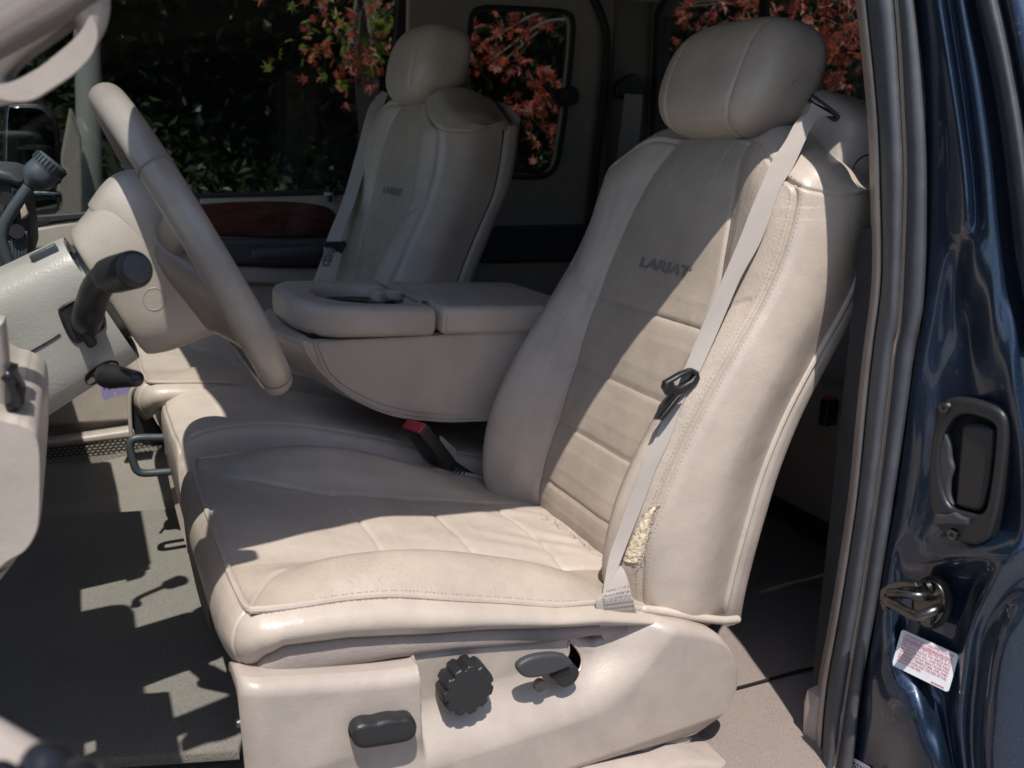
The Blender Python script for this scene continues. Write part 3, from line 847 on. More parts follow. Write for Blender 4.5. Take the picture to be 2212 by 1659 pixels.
# ---- adjusters
def lobed(r, n_lobes, amp, k=132):
    out = []
    for i in range(k):
        a = 2*pi*i/k
        c = cos(a*n_lobes); rr = r*(1-amp*max(0, c)**1.5)
        out.append((rr*cos(a), rr*sin(a)))
    return out
kc = at(1014, 1494, .852); kx, kz = kc[0], kc[2]; ky = val_y(kx, kz)
mt = Matrix(((1, 0, 0, kx), (0, 0, -1, ky-.036), (0, 1, 0, kz), (0, 0, 0, 1)))
knob = MB().add(*plate_data(lobed(.0335, 11, .125), [], mt, .030, .003)).build('lumbar_knob', M['black'], seat)
mt2 = mt.copy(); mt2.translation.y = ky-.004
MB().add(*plate_data([(.016*cos(a), .016*sin(a)) for a in np.linspace(0, 2*pi, 24, endpoint=False)], [], mt2, .012, .001)).build('knob_stem', M['black'], knob)
sc_ = at(824, 1568, .845); wx, wz = sc_[0], sc_[2]; wy = val_y(wx, wz)
# power switch: rounded bar with two thumb dips
nu, nv = 60, 40; SW = np.zeros((nu, nv, 3))
for i in range(nu):
    t = -1+2*i/(nu-1); tt = sin(t*pi/2)
    e = max(.03, (1-abs(tt)**6))**.5
    dip = .0016*(np.exp(-((tt+.28)/.2)**2)+np.exp(-((tt-.52)/.2)**2))
    for j in range(nv):
        a = 2*pi*j/(nv-1)
        cy, cz = np.sign(cos(a))*abs(cos(a))**.55, np.sign(sin(a))*abs(sin(a))**.55
        SW[i, j] = (wx+tt*.0385, wy-.010-cy*.0135*(.4+.6*e), wz-tt*.0060+cz*(.0175*e)-(dip if cz > .3 else 0))
swi = grid_obj('power_switch', SW, M['black'], seat)
# recline lever: flat paddle + neck
ly = .848
lev = MB().add(*plate_px([(1119, 1443), (1131, 1430), (1155, 1420), (1190, 1415), (1215, 1417), (1232, 1425), (1238, 1437), (1222, 1446), (1190, 1458), (1165, 1465), (1140, 1466), (1124, 1457)], ly-.004, .012, .004, smooth_n=70)).build('recline_lever', M['grey_trim'], seat)
MB().add(*plate_px([(1192, 1462), (1236, 1440), (1250, 1447), (1252, 1460), (1240, 1478), (1222, 1487), (1211, 1484), (1203, 1474)], ly+.006, .05, .003, smooth_n=50)).build('lever_neck', M['black'], lev)
b_ = at(1162, 1476, .862)
MB().add(*tube([b_, b_+np.array((0, -.008, 0))], .008, 14)).build('lever_bolt', M['metal_dk'], lev)
s_ = np.array((.0905, .889, -.632))
MB().add(*tube([s_+np.array((.004, 0, 0)), s_+np.array((-.002, -.001, 0))], .0048, 14)).build('screw', M['metal'], seat)

# ---- seat-belt tower behind the near shoulder
tw = empty('belt_tower', '', ''); del tw['label'], tw['category']; tw.parent = seat
def tower_grid():
    rings = []
    for z, sc, lean in ((-.16, 1.0, -.045), (-.10, 1.0, -.03), (-.05, 1.0, -.016), (0, 1.0, -.004), (.03, .985, .004), (.048, .94, .008), (.058, .84, .011), (.064, .66, .013), (.066, .4, .014), (.067, .05, .015)):
        r = []
        for a in np.linspace(0, 2*pi, 72, endpoint=False):
            ca, sa = cos(a), sin(a)
            x = 1.035+lean+.068*sc*np.sign(ca)*abs(ca)**.5
            y = .993+.064*sc*np.sign(sa)*abs(sa)**.5
            k = np.clip((z+.05)/.08, 0, 1)
            r.append((x, y, z-k*(.42*(1.045-y)+.16*(x-.97))))
        r.append(r[0]); rings.append(r)
    return surf(rings, 70, 217)[0]+np.array((0, 0, .010))
TG = tower_grid()
grid_obj('tower_shell', TG, M['trim'], tw)
TWB = BVHTree.FromPolygons([Vector(p) for p in TG.reshape(-1, 3)], grid_faces(70, 217))
def hit(bvh, px, py):
    d = Vector(ray(px, py)); h = bvh.ray_cast(Vector((0, 0, 0)), d.normalized())
    return np.array(h[0]) if h[0] is not None else None
# slot for the belt: flat dark patch stands in for its shade, raised rim
sl = [hit(TWB, *p) for p in ((1748, 208), (1757, 208), (1806, 246), (1809, 256), (1797, 257), (1749, 219))]
if all(p is not None for p in sl):
    q = spl_closed(sl, 60)+np.array((-.0012, -.001, 0))
    MB().add(list(q), [tuple(range(60))]).build('belt_slot', M['dark'], tw)
    MB().add(*tube(np.vstack([q, q[:1]]), .0022, 6)).build('slot_rim', M['grey_trim'], tw)
cp = [hit(TWB, *p) for p in ((1838, 378), (1848, 352), (1868, 336), (1893, 334))]
if all(p is not None for p in cp): MB().add(*tube(spl(cp, 30), .0012, 6)).build('cap_seam', M['grey_trim'], tw)

# ---- torn patch on the near bolster
allv = []; allf = []
BK = BVHTree.FromPolygons([Vector(p) for p in SB['G'][::2, ::2].reshape(-1, 3)], grid_faces(150, 230))
Lp = [(1420, 1088), (1400, 1106), (1382, 1130), (1366, 1160), (1352, 1188), (1346, 1208), (1348, 1216)]
Rp = [(1422, 1088), (1412, 1112), (1405, 1136), (1398, 1165), (1392, 1192), (1386, 1212), (1377, 1226)]
Lq, Rq = spl([(*p, 0) for p in Lp], 60), spl([(*p, 0) for p in Rp], 60)
PG = np.zeros((60, 26, 3))
LUMP = rng.random((60, 26))
for _ in range(4):
    q_ = np.pad(LUMP, 1, mode='edge'); LUMP = (q_[:-2, 1:-1]+q_[2:, 1:-1]+q_[1:-1, :-2]+q_[1:-1, 2:]+2*LUMP)/6
LUMP = np.clip((LUMP-.38)/.24, 0, 1)
for i in range(60):
    for j in range(26):
        t = j/25; e = min(t, 1-t)*2; e2 = min(i, 59-i)/6
        x, y = Lq[i, :2]*(1-t)+Rq[i, :2]*t
        jag = (rng.normal()*2.2 if j in (0, 25) else 0)
        h = hit(BK, x+jag, y+rng.normal()*.6)
        if h is None: h = at(x, y, .92)
        d = -ray(x, y)/np.linalg.norm(ray(x, y))
        lump = .5+.55*mnoise.noise(Vector(h)*150)+.3*mnoise.noise(Vector(h)*380)
        PG[i, j] = h+d*((.0018+.0038*lump+.0003*rng.random())*min(1, e*2.2)*min(1, e2)+.0006)
grid_obj('torn_foam', PG, M['foam'], seat)
mb = MB()
for side, q in ((0, Lq), (25, Rq)):
    for i in range(1, 59):
        p = PG[i, side]; d = np.array(rng.normal(size=3))*.0035; d[0] -= .001
        mb.add(*tube([p, p+d*.6, p+d+rng.normal(size=3)*.0012], .00035, 3))
for k in range(90):                                          # frayed threads where the cushion meets the backrest
    x = 1168+(1305-1168)*rng.random(); y = np.interp(x, [1165, 1230, 1305], [1112, 1152, 1212])+rng.normal()*2
    h = hit(CUSH, x, y)
    if h is None: continue
    d = np.array((-.2, -.3, 1))*.004+rng.normal(size=3)*.003
    mb.add(*tube([h, h+d*.5, h+d+rng.normal(size=3)*.001], .0003, 3))
kind(mb.build('frayed_threads', M['web'], seat), 'stuff')

# ================================================================== DRIVER SEAT BELT
belt = empty('seat_belt', 'beige seat belt lying over the sunlit driver seat with black tongue', 'seat belt', group='front seat belts')
def on_seat(px, py, lift, bvhs):
    best = None; d = ray(px, py)
    for b in bvhs:
        h = hit(b, px, py)
        if h is not None and (best is None or h @ Fv < best @ Fv): best = h
    return best
def drape(pts, lift, guess):
    """survey points laid on the seat surfaces, depths smoothed so the webbing stays taut"""
    t = []
    for k, (x, y) in enumerate(pts):
        h = on_seat(x, y, lift, (BK, CUSH)) if guess[k] is None else at(x, y, guess[k])
        if h is None: h = at(x, y, .95)
        t.append(float(h @ Fv))
    t = np.array(t)
    return t
bl = [(1752, 222), (1744, 245), (1720, 262), (1696, 305), (1667, 350), (1630, 433), (1589, 536), (1525, 684), (1497, 750), (1474, 808), (1449, 872), (1418, 940), (1384, 1015), (1357, 1083), (1333, 1151), (1316, 1202), (1306, 1256), (1299, 1300)]
br = [(1800, 250), (1790, 250), (1772, 254), (1753, 275), (1737, 309), (1712, 363), (1683, 412), (1646, 515), (1601, 598), (1564, 684), (1540, 740), (1510, 805), (1476, 868), (1449, 943), (1415, 1018), (1387, 1093), (1363, 1154), (1343, 1205), (1326, 1250), (1311, 1297)]
l_ = spl([(*p, 0) for p in bl], 60)[:, :2]; r_ = spl([(*p, 0) for p in br], 60)[:, :2]
dl = drape(l_, 0, [.965 if i < 9 else None for i in range(60)]); dr = drape(r_, 0, [.945 if i < 12 else None for i in range(60)])
def smooth(a, k=9, it=3):
    for _ in range(it):
        b = np.pad(a, k//2, mode='edge'); a = np.convolve(b, np.ones(k)/k, 'valid')
    return a
def taut(a):
    x = np.linspace(-1, 1, len(a)); f = np.polyval(np.polyfit(x, a, 4), x)
    return np.minimum(f, smooth(a, 5, 2))-.0045
env = np.minimum(dl, dr); xx = np.linspace(-1, 1, len(env))
w_ = np.where(np.arange(60) < 10, 3., 1.)
fit = np.polyval(np.polyfit(xx, env, 6, w=w_), xx)-.004
for _ in range(12):
    fit = fit-np.maximum(0, fit-(env-.0025)); fit = smooth(fit, 7, 1)
dl, dr = fit+.0015*0, fit.copy()
L3 = np.array([ray(*p)*t for p, t in zip(l_, dl)]); R3 = np.array([ray(*p)*t for p, t in zip(r_, dr)])
MB().add(*ribbon(L3, R3, .0014, 160)).build('webbing', M['web'], belt)
sl_ = [(1338, 1222), (1322, 1250), (1300, 1283), (1287, 1300), (1292, 1335), (1299, 1370), (1312, 1396)]
sr_ = [(1343, 1224), (1352, 1242), (1360, 1268), (1367, 1299), (1374, 1322), (1381, 1347), (1362, 1384)]
yy = [.902, .894, .886, .880, .880, .884, .896]
MB().add(*ribbon([at(x, y, Y) for (x, y), Y in zip(sl_, yy)], [at(x, y, Y) for (x, y), Y in zip(sr_, yy)], .0016, 60)).build('anchor_strap', M['web'], belt)
mb = MB()
for r in range(7):
    for k in range(22):
        t = k/21; x0 = 1300+r*1.2+t*64; y0 = 1279+r*9-t*(14-r*1.5)+(2.5 if k % 2 else -2.5)
        if r in (0, 1, 2) and rng.random() < .35: continue
        p = at(x0, y0, .8775); q = at(x0+3.0, y0+(-5 if k % 2 else 5), .8775)
        mb.add(*tube([p, q], .00042, 4))
kind(mb.build('box_stitching', M['thread_dk'], belt), 'stuff')
tong = MB().add(*plate_px([(1436, 840), (1440, 826), (1474, 806), (1500, 797), (1512, 803), (1515, 818), (1508, 832), (1480, 852), (1460, 862), (1444, 856)], .916, .012, .004, holes=[[(1458, 826), (1476, 815), (1496, 806), (1503, 812), (1496, 822), (1474, 835), (1462, 836)]], smooth_n=0)).build('belt_tongue', M['black'], belt)
MB().add(*plate_px([(1446, 846), (1478, 856), (1464, 862), (1448, 885), (1433, 908), (1415, 905), (1426, 876), (1442, 856)], .913, .003, .001)).build('tongue_blade', M['metal_dk'], tong)
MB().add(*plate_px([(1466, 855), (1478, 850), (1448, 892), (1432, 910), (1424, 907)], .9095, .003, .0012)).build('blade_sleeve', M['black'], tong)

# ================================================================== BUCKLE beside the driver cushion
bk = empty('belt_buckle', 'black seat belt buckle with red release button between cushion and armrest', 'buckle')
top = at(889, 920, 1.415); low = at(962, 1000, 1.42)
zv = Vector(top-low).normalized(); xv = Vector((.35, -.94, 0)); m = frame((top+low)/2, xv, zv)
ln = float(np.linalg.norm(top-low))
MB().add(*rbox((.054, ln+.002, .026), .004, m)).build('buckle_body', M['black'], bk)
MB().add(*rbox((.047, .008, .021), .0018, m @ Matrix.Translation((0, ln/2+.001, 0)))).build('release_button', M['red'], bk)
path = spl([low-(top-low)*.02, low-(top-low)*.15+np.array((.004, 0, 0)), low-(top-low)*.36+np.array((.016, 0, -.004)), low-(top-low)*.52+np.array((.03, 0, -.01))], 60)
MB().add(*tube(path, [.0125+.002*sin(i*1.4) for i in range(60)], 14)).build('ribbed_boot', M['black'], bk)
MB().add(*plate_px([(950, 942), (968, 955), (985, 972), (987, 1000), (970, 1010), (958, 980)], 1.45, .004, .001, smooth_n=30)).build('anchor_tab', M['trim'], bk)

# ================================================================== PASSENGER SEAT (copied parts, own place and recline)
pseat = empty('passenger_seat', 'shaded tan leather passenger seat beyond the armrest console', 'car seat', group='front leather seats')
TH = radians(6.3)
P0 = Vector((.707, 0, -.355))
MPB = Matrix.Translation(Vector((-.142, .862, .062))) @ Matrix.Translation(P0) @ Matrix.Rotation(-TH, 4, 'Y') @ Matrix.Translation(-P0)
skip = ('side_shield', 'shield_return', 'lever_bezel', 'hole_shade_box', 'track_cover', 'lumbar_knob', 'power_switch', 'recline_lever', 'screw', 'belt_tower', 'torn_foam', 'frayed_threads', 'seat_base', 'cloth_strip', 'hem_roll')
cush_names = ('seat_panel', 'seat_bolster', 'front_panel', 'side_skirt', 'cushion_stitching', 'corner_seam', 'seat_pan')
base = lambda o: o.name.split('.')[0]
MPC = Matrix.Translation(Vector((-.035, .862, .045))) @ Matrix.Translation((.1, 0, -.5)) @ Matrix.Rotation(radians(2.), 4, 'Y') @ Matrix.Translation((-.1, 0, .5))
pip_n = 0
for o in list(seat.children):
    if base(o) in skip: continue
    if base(o) == 'piping' and o.data.materials[0] == M['pipe']: continue
    c = copy_part(o, pseat)
    mtx = MPC if base(o) in cush_names else MPB
    if base(o) == 'piping':
        mtx = MPC
    c.matrix_basis = mtx
    if base(o) == 'headrest': c.matrix_basis = MPB @ Matrix.Translation((.955, 0, .06)) @ Matrix.Scale(.98, 4) @ Matrix.Translation((-.955, 0, -.076)) @ Matrix.Translation((-.004, .0236, 0))
for c in pseat.children:
    if base(c) == 'side_bolster': c.data = c.data                 # same worn/plain leather as its twin
ptw = empty('belt_tower', '', ''); del ptw['label'], ptw['category']; ptw.parent = pseat
mir = TG.copy(); mir[..., 1] = 2*YC-mir[..., 1]
o = grid_obj('tower_shell', mir, M['trim'], ptw, flip=True); o.matrix_basis = MPB
def pm(p): return np.array(MPB @ Vector(p))
# its belt
pbelt = empty('seat_belt', 'grey-beige seat belt with silver tongue hanging beside the shaded passenger seat', 'seat belt', group='front seat belts')
pl = [(826, 196), (812, 210), (794, 240), (770, 330), (741, 430), (713, 500), (704, 525), (694, 570), (680, 610)]
pr = [(838, 204), (830, 224), (816, 262), (798, 330), (768, 432), (740, 505), (736, 530), (725, 570), (712, 612)]
yl = [2.27, 2.262, 2.255, 2.24, 2.21, 2.18, 2.17, 2.16, 2.15]; yr = [2.25, 2.245, 2.235, 2.215, 2.18, 2.15, 2.145, 2.14, 2.13]
MB().add(*ribbon([at(*p, Y) for p, Y in zip(pl, yl)], [at(*p, Y) for p, Y in zip(pr, yr)], .0014, 90)).build('webbing', M['web'], pbelt)
t2 = MB().add(*plate_px([(697, 528), (702, 522), (738, 522), (747, 520), (750, 530), (740, 548), (728, 544), (704, 537)], 2.04, .01, .003)).build('belt_tongue', M['black'], pbelt)
MB().add(*plate_px([(699, 534), (708, 536), (716, 534), (728, 544), (722, 550), (714, 570), (708, 577), (697, 574), (696, 566), (702, 548)], 2.03, .003, .001, holes=[[(701, 564), (708, 566), (707, 572), (700, 570)]])).build('tongue_blade', M['metal'], pbelt)

# ================================================================== FOLDED CENTRE ARMREST / CONSOLE
con = empty('center_console', 'folded down tan leather armrest console with cup holder lid', 'armrest')
YN, YF = 1.432, 1.745
side = [(.268, -.262), (.285, -.32), (.30, -.345), (.40, -.349), (.55, -.353), (.70, -.362), (.84, -.372), (.87, -.42), (.86, -.50), (.80, -.525), (.70, -.522), (.62, -.513), (.55, -.504), (.46, -.481), (.39, -.443), (.345, -.402), (.318, -.362), (.285, -.318)]
# body: loft of side profiles, bulged in the middle
prof = [(.304, -.333), (.335, -.335), (.45, -.341), (.60, -.348), (.75, -.358), (.86, -.368), (.89, -.43), (.87, -.50), (.80, -.530), (.70, -.527), (.62, -.518), (.55, -.509), (.46, -.486), (.39, -.447), (.345, -.406), (.318, -.370)]
PR = spl_closed([(x, 0, z) for x, z in prof], 120)
c0 = PR.mean(0)
rings = []
for y, sc, ex in ((YN+.004, .955, .0), (YN, .975, .0), (YN+.005, .998, .0), (YN+.03, 1.0, -.010), (YN+.08, 1.0, -.022), ((YN+YF)/2, 1.0, -.026), (YF-.06, 1.0, -.012), (YF-.003, .985, 0), (YF, .95, 0)):
    q = c0+(PR-c0)*sc; q[:, 1] = y
    front = np.clip((.50-PR[:, 0])/.16, 0, 1); q[:, 0] += ex*front
    top = np.clip((PR[:, 2]+.385)/.03, 0, 1)
    rings.append(np.vstack([q, q[:1]]))
G = surf(rings, 90, 241)[0]
grid_obj('armrest_body', G, M['leather_cool'], con)
for k in (0, -1):
    MB().add(list(G[k][:-1]), [tuple(range(240))]).build('side_panel', M['leather_cool'], con)
# seam along the curved lower front edge
sp = [(677, 738), (680, 752), (684, 768), (694, 792), (707, 816), (732, 840), (765, 860), (808, 880), (854, 893), (905, 901), (956, 905), (1031, 906)]
MB().add(*tube(spl([at(x, y-3, YN+.0035) for x, y in sp], 70), .0021, 6)).build('body_seam', M['pipe'], con)
mb = MB(); q = spl([at(x+7, y-10, YN-.0006) for x, y in sp[1:]], 300)
for i in range(0, 300, 3):
    t = (q[min(i+1, 299)]-q[i-1 if i else 0]); t /= max(np.linalg.norm(t), 1e-9)
    mb.add(*tube([q[i]-t*.0016, q[i]+t*.0016], .0006, 4))
kind(mb.build('stitching', M['thread'], con), 'stuff')
# lids: plates in plan view on a plane that falls to the rear
SL = radians(4.6)
LO = Vector((.30, 0, -.273))
lx = Vector((cos(SL), 0, -sin(SL))); lyv = Vector((0, 1, 0))
ml = frame(LO, lx, lyv)
def lid(name, pts, th, bev, mat, holes=(), sm_=0, par=con, drop=0.):
    m = ml @ Matrix.Translation((0, 0, -drop))
    V, F = plate_data(pts, holes, m, th, bev, sm_, 5)
    return MB().add(V, F).build(name, mat, par, angle=60)
front = [(.004, 1.60), (.008, 1.53), (.022, 1.475), (.042, 1.443), (.072, 1.430), (.11, 1.4285), (.18, 1.4285), (.240, 1.4285), (.246, 1.434), (.246, 1.48), (.247, 1.55), (.247, 1.62), (.246, 1.70), (.246, 1.742), (.240, 1.748), (.18, 1.748), (.11, 1.748), (.07, 1.746), (.038, 1.735), (.014, 1.70), (.006, 1.65)]
hole = [(.070, 1.60), (.074, 1.545), (.095, 1.505), (.13, 1.480), (.175, 1.474), (.215, 1.484), (.236, 1.51), (.2475, 1.55), (.2475, 1.60), (.236, 1.645), (.21, 1.680), (.17, 1.692), (.12, 1.684), (.085, 1.655)]
hole = [(x-.012 if x > .24 else x, y) for x, y in hole]
fl = lid('front_lid', front, .056, .017, M['leather_cool'], [hole])
MB().add(*plate_data(hole, [], ml @ Matrix.Translation((0, 0, -.024)), .03, .001)).build('cup_well', M['black'], fl)
MB().add(*rbox((.03, .035, .018), .004, ml @ Matrix.Translation((.225, 1.60, -.006)))).build('lid_tab', M['leather_cool'], fl)
MB().add(*rbox((.035, .05, .03), .006, ml @ Matrix.Translation((.215, 1.655, -.02)))).build('lid_block', M['leather_cool'], fl)
V, F = tube([np.array(ml @ Vector((.155+.055*cos(a), 1.58+.055*sin(a), -.0235))) for a in np.linspace(0, 2*pi, 40)], .003, 6)
MB().add(V, F).build('cup_ring', M['black_gloss'], fl)
rear = [(.256, 1.434), (.262, 1.428), (.35, 1.428), (.45, 1.428), (.535, 1.428), (.547, 1.44), (.550, 1.55), (.550, 1.64), (.547, 1.735), (.535, 1.748), (.45, 1.748), (.35, 1.748), (.262, 1.748), (.256, 1.742), (.256, 1.65), (.256, 1.53)]
rl = lid('rear_lid', rear, .053, .014, M['leather_cool'])
MB().add(*tube([np.array(ml @ Vector((.264, y, z))) for y, z in ((1.427, -.05), (1.427, -.03), (1.4285, -.015), (1.436, -.004), (1.45, -.0005), (1.6, -.0005), (1.74, -.001))], .0012, 6)).build('lid_seam', M['leather'], rl)
MB().add(*rbox((.50, .27, .05), .01, ml @ Matrix.Translation((.28, 1.59, -.075)))).build('hinge_tray', M['dark'], con)

# ================================================================== MIDDLE SEAT CUSHION
mid = empty('middle_seat', 'narrow tan leather middle seat cushion under the folded armrest', 'car seat')
def ztop(x, s):                                              # s: -1 near .. 1 far
    b = float(np.interp(x, [.09, .12, .17, .25, .35, .45, .55, .68], [-.492, -.474, -.466, -.472, -.496, -.534, -.568, -.61]))
    return b-.010*abs(s)**3-(.012 if s < -.9 else 0)
cols = [-1.0, -.97, -.85, -.5, 0, .5, .85, .97, 1.0]
rows = []
for x, dz in ((.112, -.24), (.100, -.17), (.092, -.10), (.088, -.045), (.092, -.008), (.11, 0), (.15, 0), (.22, 0), (.30, 0), (.40, 0), (.50, 0), (.60, 0), (.68, 0)):
    r = []
    for s in cols:
        y = 1.60+.150*s*(1 if dz < -.03 or x > .1 else .99)
        z = ztop(max(x, .10), s)+dz
        if abs(s) == 1.0: z -= .10
        if abs(s) == .97 : z -= .012
        r.append((x+.006*abs(s)**4, y, z))
    rows.append(r)
SM = seamed(np.array(rows), 170, 110, [([(4.3, c) for c in np.linspace(1, 7, 8)], .002, .003, .002), ([(k, 2.05) for k in np.linspace(5.3, 12, 8)], .0025, .003, .002)], flip=False)
if SM['N'][100, 55, 2] < 0: SM = seamed(np.array(rows), 170, 110, [([(4.3, c) for c in np.linspace(1, 7, 8)], .002, .003, .002), ([(k, 2.05) for k in np.linspace(5.3, 12, 8)], .0025, .003, .002)], flip=True)
split_obj(SM, [('front_panel', M['leather'], lambda u, v: u < 4.3), ('cushion_top', M['leather_cool'], lambda u, v: u > 0)], mid)
mb = MB()
sgm = 1
for off in (-.006, .006): stitches(SM, [(k, 2.05) for k in np.linspace(5.5, 11.8, 8)], off, mb)
for off in (.006,): stitches(SM, [(4.3, c) for c in np.linspace(1.2, 6.8, 8)], off, mb)
kind(mb.build('stitching', M['thread'], mid), 'stuff')
MB().add(*rbox((.5, .26, .2), .02, Matrix.Translation((.40, 1.60, -.73)))).build('seat_base', M['black'], mid)

# seat adjuster bar and bracket in front of the passenger cushion
bar = empty('adjuster_bar', 'slate grey tubular bar handle under the front of the passenger cushion', 'handle')
pth = [at(x, y, 1.72) for x, y in ((400, 944), (345, 945), (300, 946), (284, 952), (281, 968), (288, 998), (296, 1016), (312, 1022), (350, 1020), (402, 1016))]
MB().add(*tube(spl(pth, 90), .0075, 12)).build('bar', M['gooseneck'], bar)
MB().add(*plate_px([(292, 842), (300, 830), (309, 840), (330, 900), (352, 940), (345, 962), (318, 962), (296, 950), (282, 900), (281, 862)], 1.80, .02, .004, smooth_n=60)).build('bracket', M['black'], bar)
MB().add(*tube(spl([at(x, y, 1.79) for x, y in ((285, 955), (281, 905), (280, 862), (285, 843), (296, 832))], 30), .004, 8)).build('rod', M['trim'], bar)

# ================================================================== STEERING WHEEL
whl = empty('steering_wheel', 'grey-tan leather wrapped steering wheel seen edge-on in sun and shade', 'steering wheel')
WC = np.array((.122, 1.152, -.136)); e1 = np.array((.418, 0, -.908)); e1 /= np.linalg.norm(e1); e2 = np.array((0., 1., 0.)); ax = np.cross(e2, e1)*1.0
if ax[0] < 0: ax = -ax                                      # towards the driver
RW = .1925
def rim_pt(a, r=RW, h=0.): return WC+(e1*cos(a)+e2*sin(a))*r+ax*h
n = 140; m = 20; G = np.zeros((n+1, m+1, 3))
for i in range(n+1):
    a = 2*pi*i/n; rd = e1*cos(a)+e2*sin(a)
    grip = 1+.10*np.exp(-((cos(a)-.35)/.25)**2)
    for j in range(m+1):
        b = 2*pi*j/m
        G[i, j] = WC+rd*(RW+.0165*grip*cos(b))+ax*(.0185*grip*sin(b))
grid_obj('rim', G, M['wheel_leather'], whl)
mb = MB()
for i in range(0, 220):                                      # braided stitching on the inner face of the rim
    a = 2*pi*i/220
    for d in (-1, 1):
        b0, b1 = pi+.18+.0, pi+.62
        p = lambda b, aa: WC+(e1*cos(aa)+e2*sin(aa))*(RW+.0172*cos(b))+ax*(.0193*sin(b))
        mb.add(*tube([p(b0, a), p((b0+b1)/2, a+d*.012), p(b1, a+d*.024)], .0011, 4))
kind(mb.build('braided_stitching', M['thread_dk'], whl), 'stuff')
for a in (pi-.95, .62, -.62, pi+.95):                        # joins between the leather sections
    q = [WC+(e1*cos(a)+e2*sin(a))*(RW+.0170*cos(b)*(1+.1*np.exp(-((cos(a)-.35)/.25)**2)))+ax*(.0190*(1+.1*np.exp(-((cos(a)-.35)/.25)**2))*sin(b)) for b in np.linspace(0, 2*pi, 30)]
    MB().add(*tube(q, .0009, 5)).build('rim_seam', M['thread_dk'], whl)
# hub pad and spokes
def wheel_mtx(h): return frame(WC+ax*h, e2, e1) if np.dot(np.cross(e2, e1), ax) > 0 else frame(WC+ax*h, -e2, e1)
mw = wheel_mtx(0)
out = [(.085*cos(a)*(1.15 if abs(cos(a)) > .6 else 1), .082*sin(a)) for a in np.linspace(0, 2*pi, 40, endpoint=False)]
MB().add(*plate_data(out, [], wheel_mtx(.012), .055, .016, 80, 5)).build('airbag_pad', M['wheel_leather'], whl)
def spoke(a, w0, w1, th):
    V = []; F = []
    rd = e1*cos(a)+e2*sin(a); tg = -e1*sin(a)+e2*cos(a)
    rows_ = []
    for k, t in enumerate(np.linspace(0, 1, 14)):
        r = .06+t*(RW-.055); w = w0*(1-t)**1.2+w1*(.35+.65*t**2)
        h = -.022*(1-t)**1.5
        ring = []
        for b in np.linspace(0, 2*pi, 25):
            cb, sb = np.sign(cos(b))*abs(cos(b))**.6, np.sign(sin(b))*abs(sin(b))**.6
            ring.append(WC+rd*r+tg*w*cb+ax*(h+th*(1+1.7*(1-t))*sb))
        rows_.append(ring)
    return surf(rows_, 40, 73)[0]
for a, w0, w1, th in ((-pi/2+.42, .052, .06, .013), (pi/2-.42, .052, .06, .013), (-pi/2-.35, .02, .022, .009), (pi/2+.35, .02, .022, .009)):
    grid_obj('spoke', spoke(a, w0, w1, th), M['wheel_leather'], whl)
# back cover of the hub: cone-like shroud that widens towards the wheel
GA = np.array((.014, 1.15, -.186))
def shroud_ring(pos, hz_up, hz_dn, hy, p=.62, n=73):
    r = []
    for b in np.linspace(0, 2*pi, n):
        cb, sb = np.sign(cos(b))*abs(cos(b))**p, np.sign(sin(b))*abs(sin(b))**p
        r.append(np.array(pos)-e1*(hz_up if sb > 0 else hz_dn)*sb+e2*hy*cb)
    return r
rg = [shroud_ring(GA+ax*.004, .070, .074, .066), shroud_ring(GA+ax*.008, .080, .082, .074), shroud_ring(GA+ax*.03, .090, .090, .080), shroud_ring(GA+ax*.06, .104, .094, .084), shroud_ring(GA+ax*.083, .108, .098, .086), shroud_ring(GA+ax*.10, .104, .100, .086), shroud_ring(GA+ax*.112, .09, .09, .08)]
G = surf(rg, 60, 145)[0]
hub = grid_obj('hub_cover', G, M['trim'], whl)
HB = BVHTree.FromPolygons([Vector(p) for p in G.reshape(-1, 3)], grid_faces(60, 145))
# cap on the top of the hub cover, round plug and parting line on its side
caps = [shroud_ring(GA+ax*h, u+.004, .0, hy, .62, 73) for h, u, hy in ((.040, .0945, .060), (.046, .098, .072), (.066, .1075, .0835), (.085, .1115, .086), (.104, .108, .085), (.112, .10, .082))]
CG = surf([[p for p in r[3:34]] for r in caps], 40, 61)[0]
grid_obj('hub_cap', CG, M['trim'], whl)
pc = hit(HB, 333, 646)
if pc is not None:
    ring = [hit(HB, 333+24*cos(a), 646+24*sin(a)) for a in np.linspace(0, 2*pi, 40)]
    ring = [r for r in ring if r is not None]
    MB().add(*tube(ring, .0006, 6)).build('plug_ring', M['column'], whl)
# ================================================================== STEERING COLUMN
colm = empty('steering_column', 'grey-tan steering column shroud with black stalk and tilt lever', 'steering column')
rg = []
for d, up_, dn, hy in ((-.006, .060, .064, .058), (-.004, .074, .076, .068), (-.012, .077, .080, .071), (-.08, .078, .084, .072), (-.16, .082, .092, .073), (-.26, .088, .104, .074), (-.42, .095, .12, .075)):
    rg.append(shroud_ring(GA+ax*d, up_, dn, hy, .5))
G = surf(rg, 70, 145)[0]
grid_obj('column_shroud', G, M['column'], colm)
CB_ = BVHTree.FromPolygons([Vector(p) for p in G.reshape(-1, 3)], grid_faces(70, 145))
MB().add(*tube([GA-ax*.02, GA+ax*.02], .058, 40)).build('column_ring', M['metal_dk'], colm)
def on_col(px, py, lift=0.):
    h = hit(CB_, px, py)
    if h is None: h = at(px, py, 1.08)
    d = ray(px, py); return h-d/np.linalg.norm(d)*lift
sl3 = [on_col(x, y, .0008) for x, y in ((-30, 812), (10, 789), (60, 763), (105, 738), (130, 722))]
MB().add(*tube(spl(sl3, 30), .001, 5)).build('shroud_seam', M['dark'], colm)
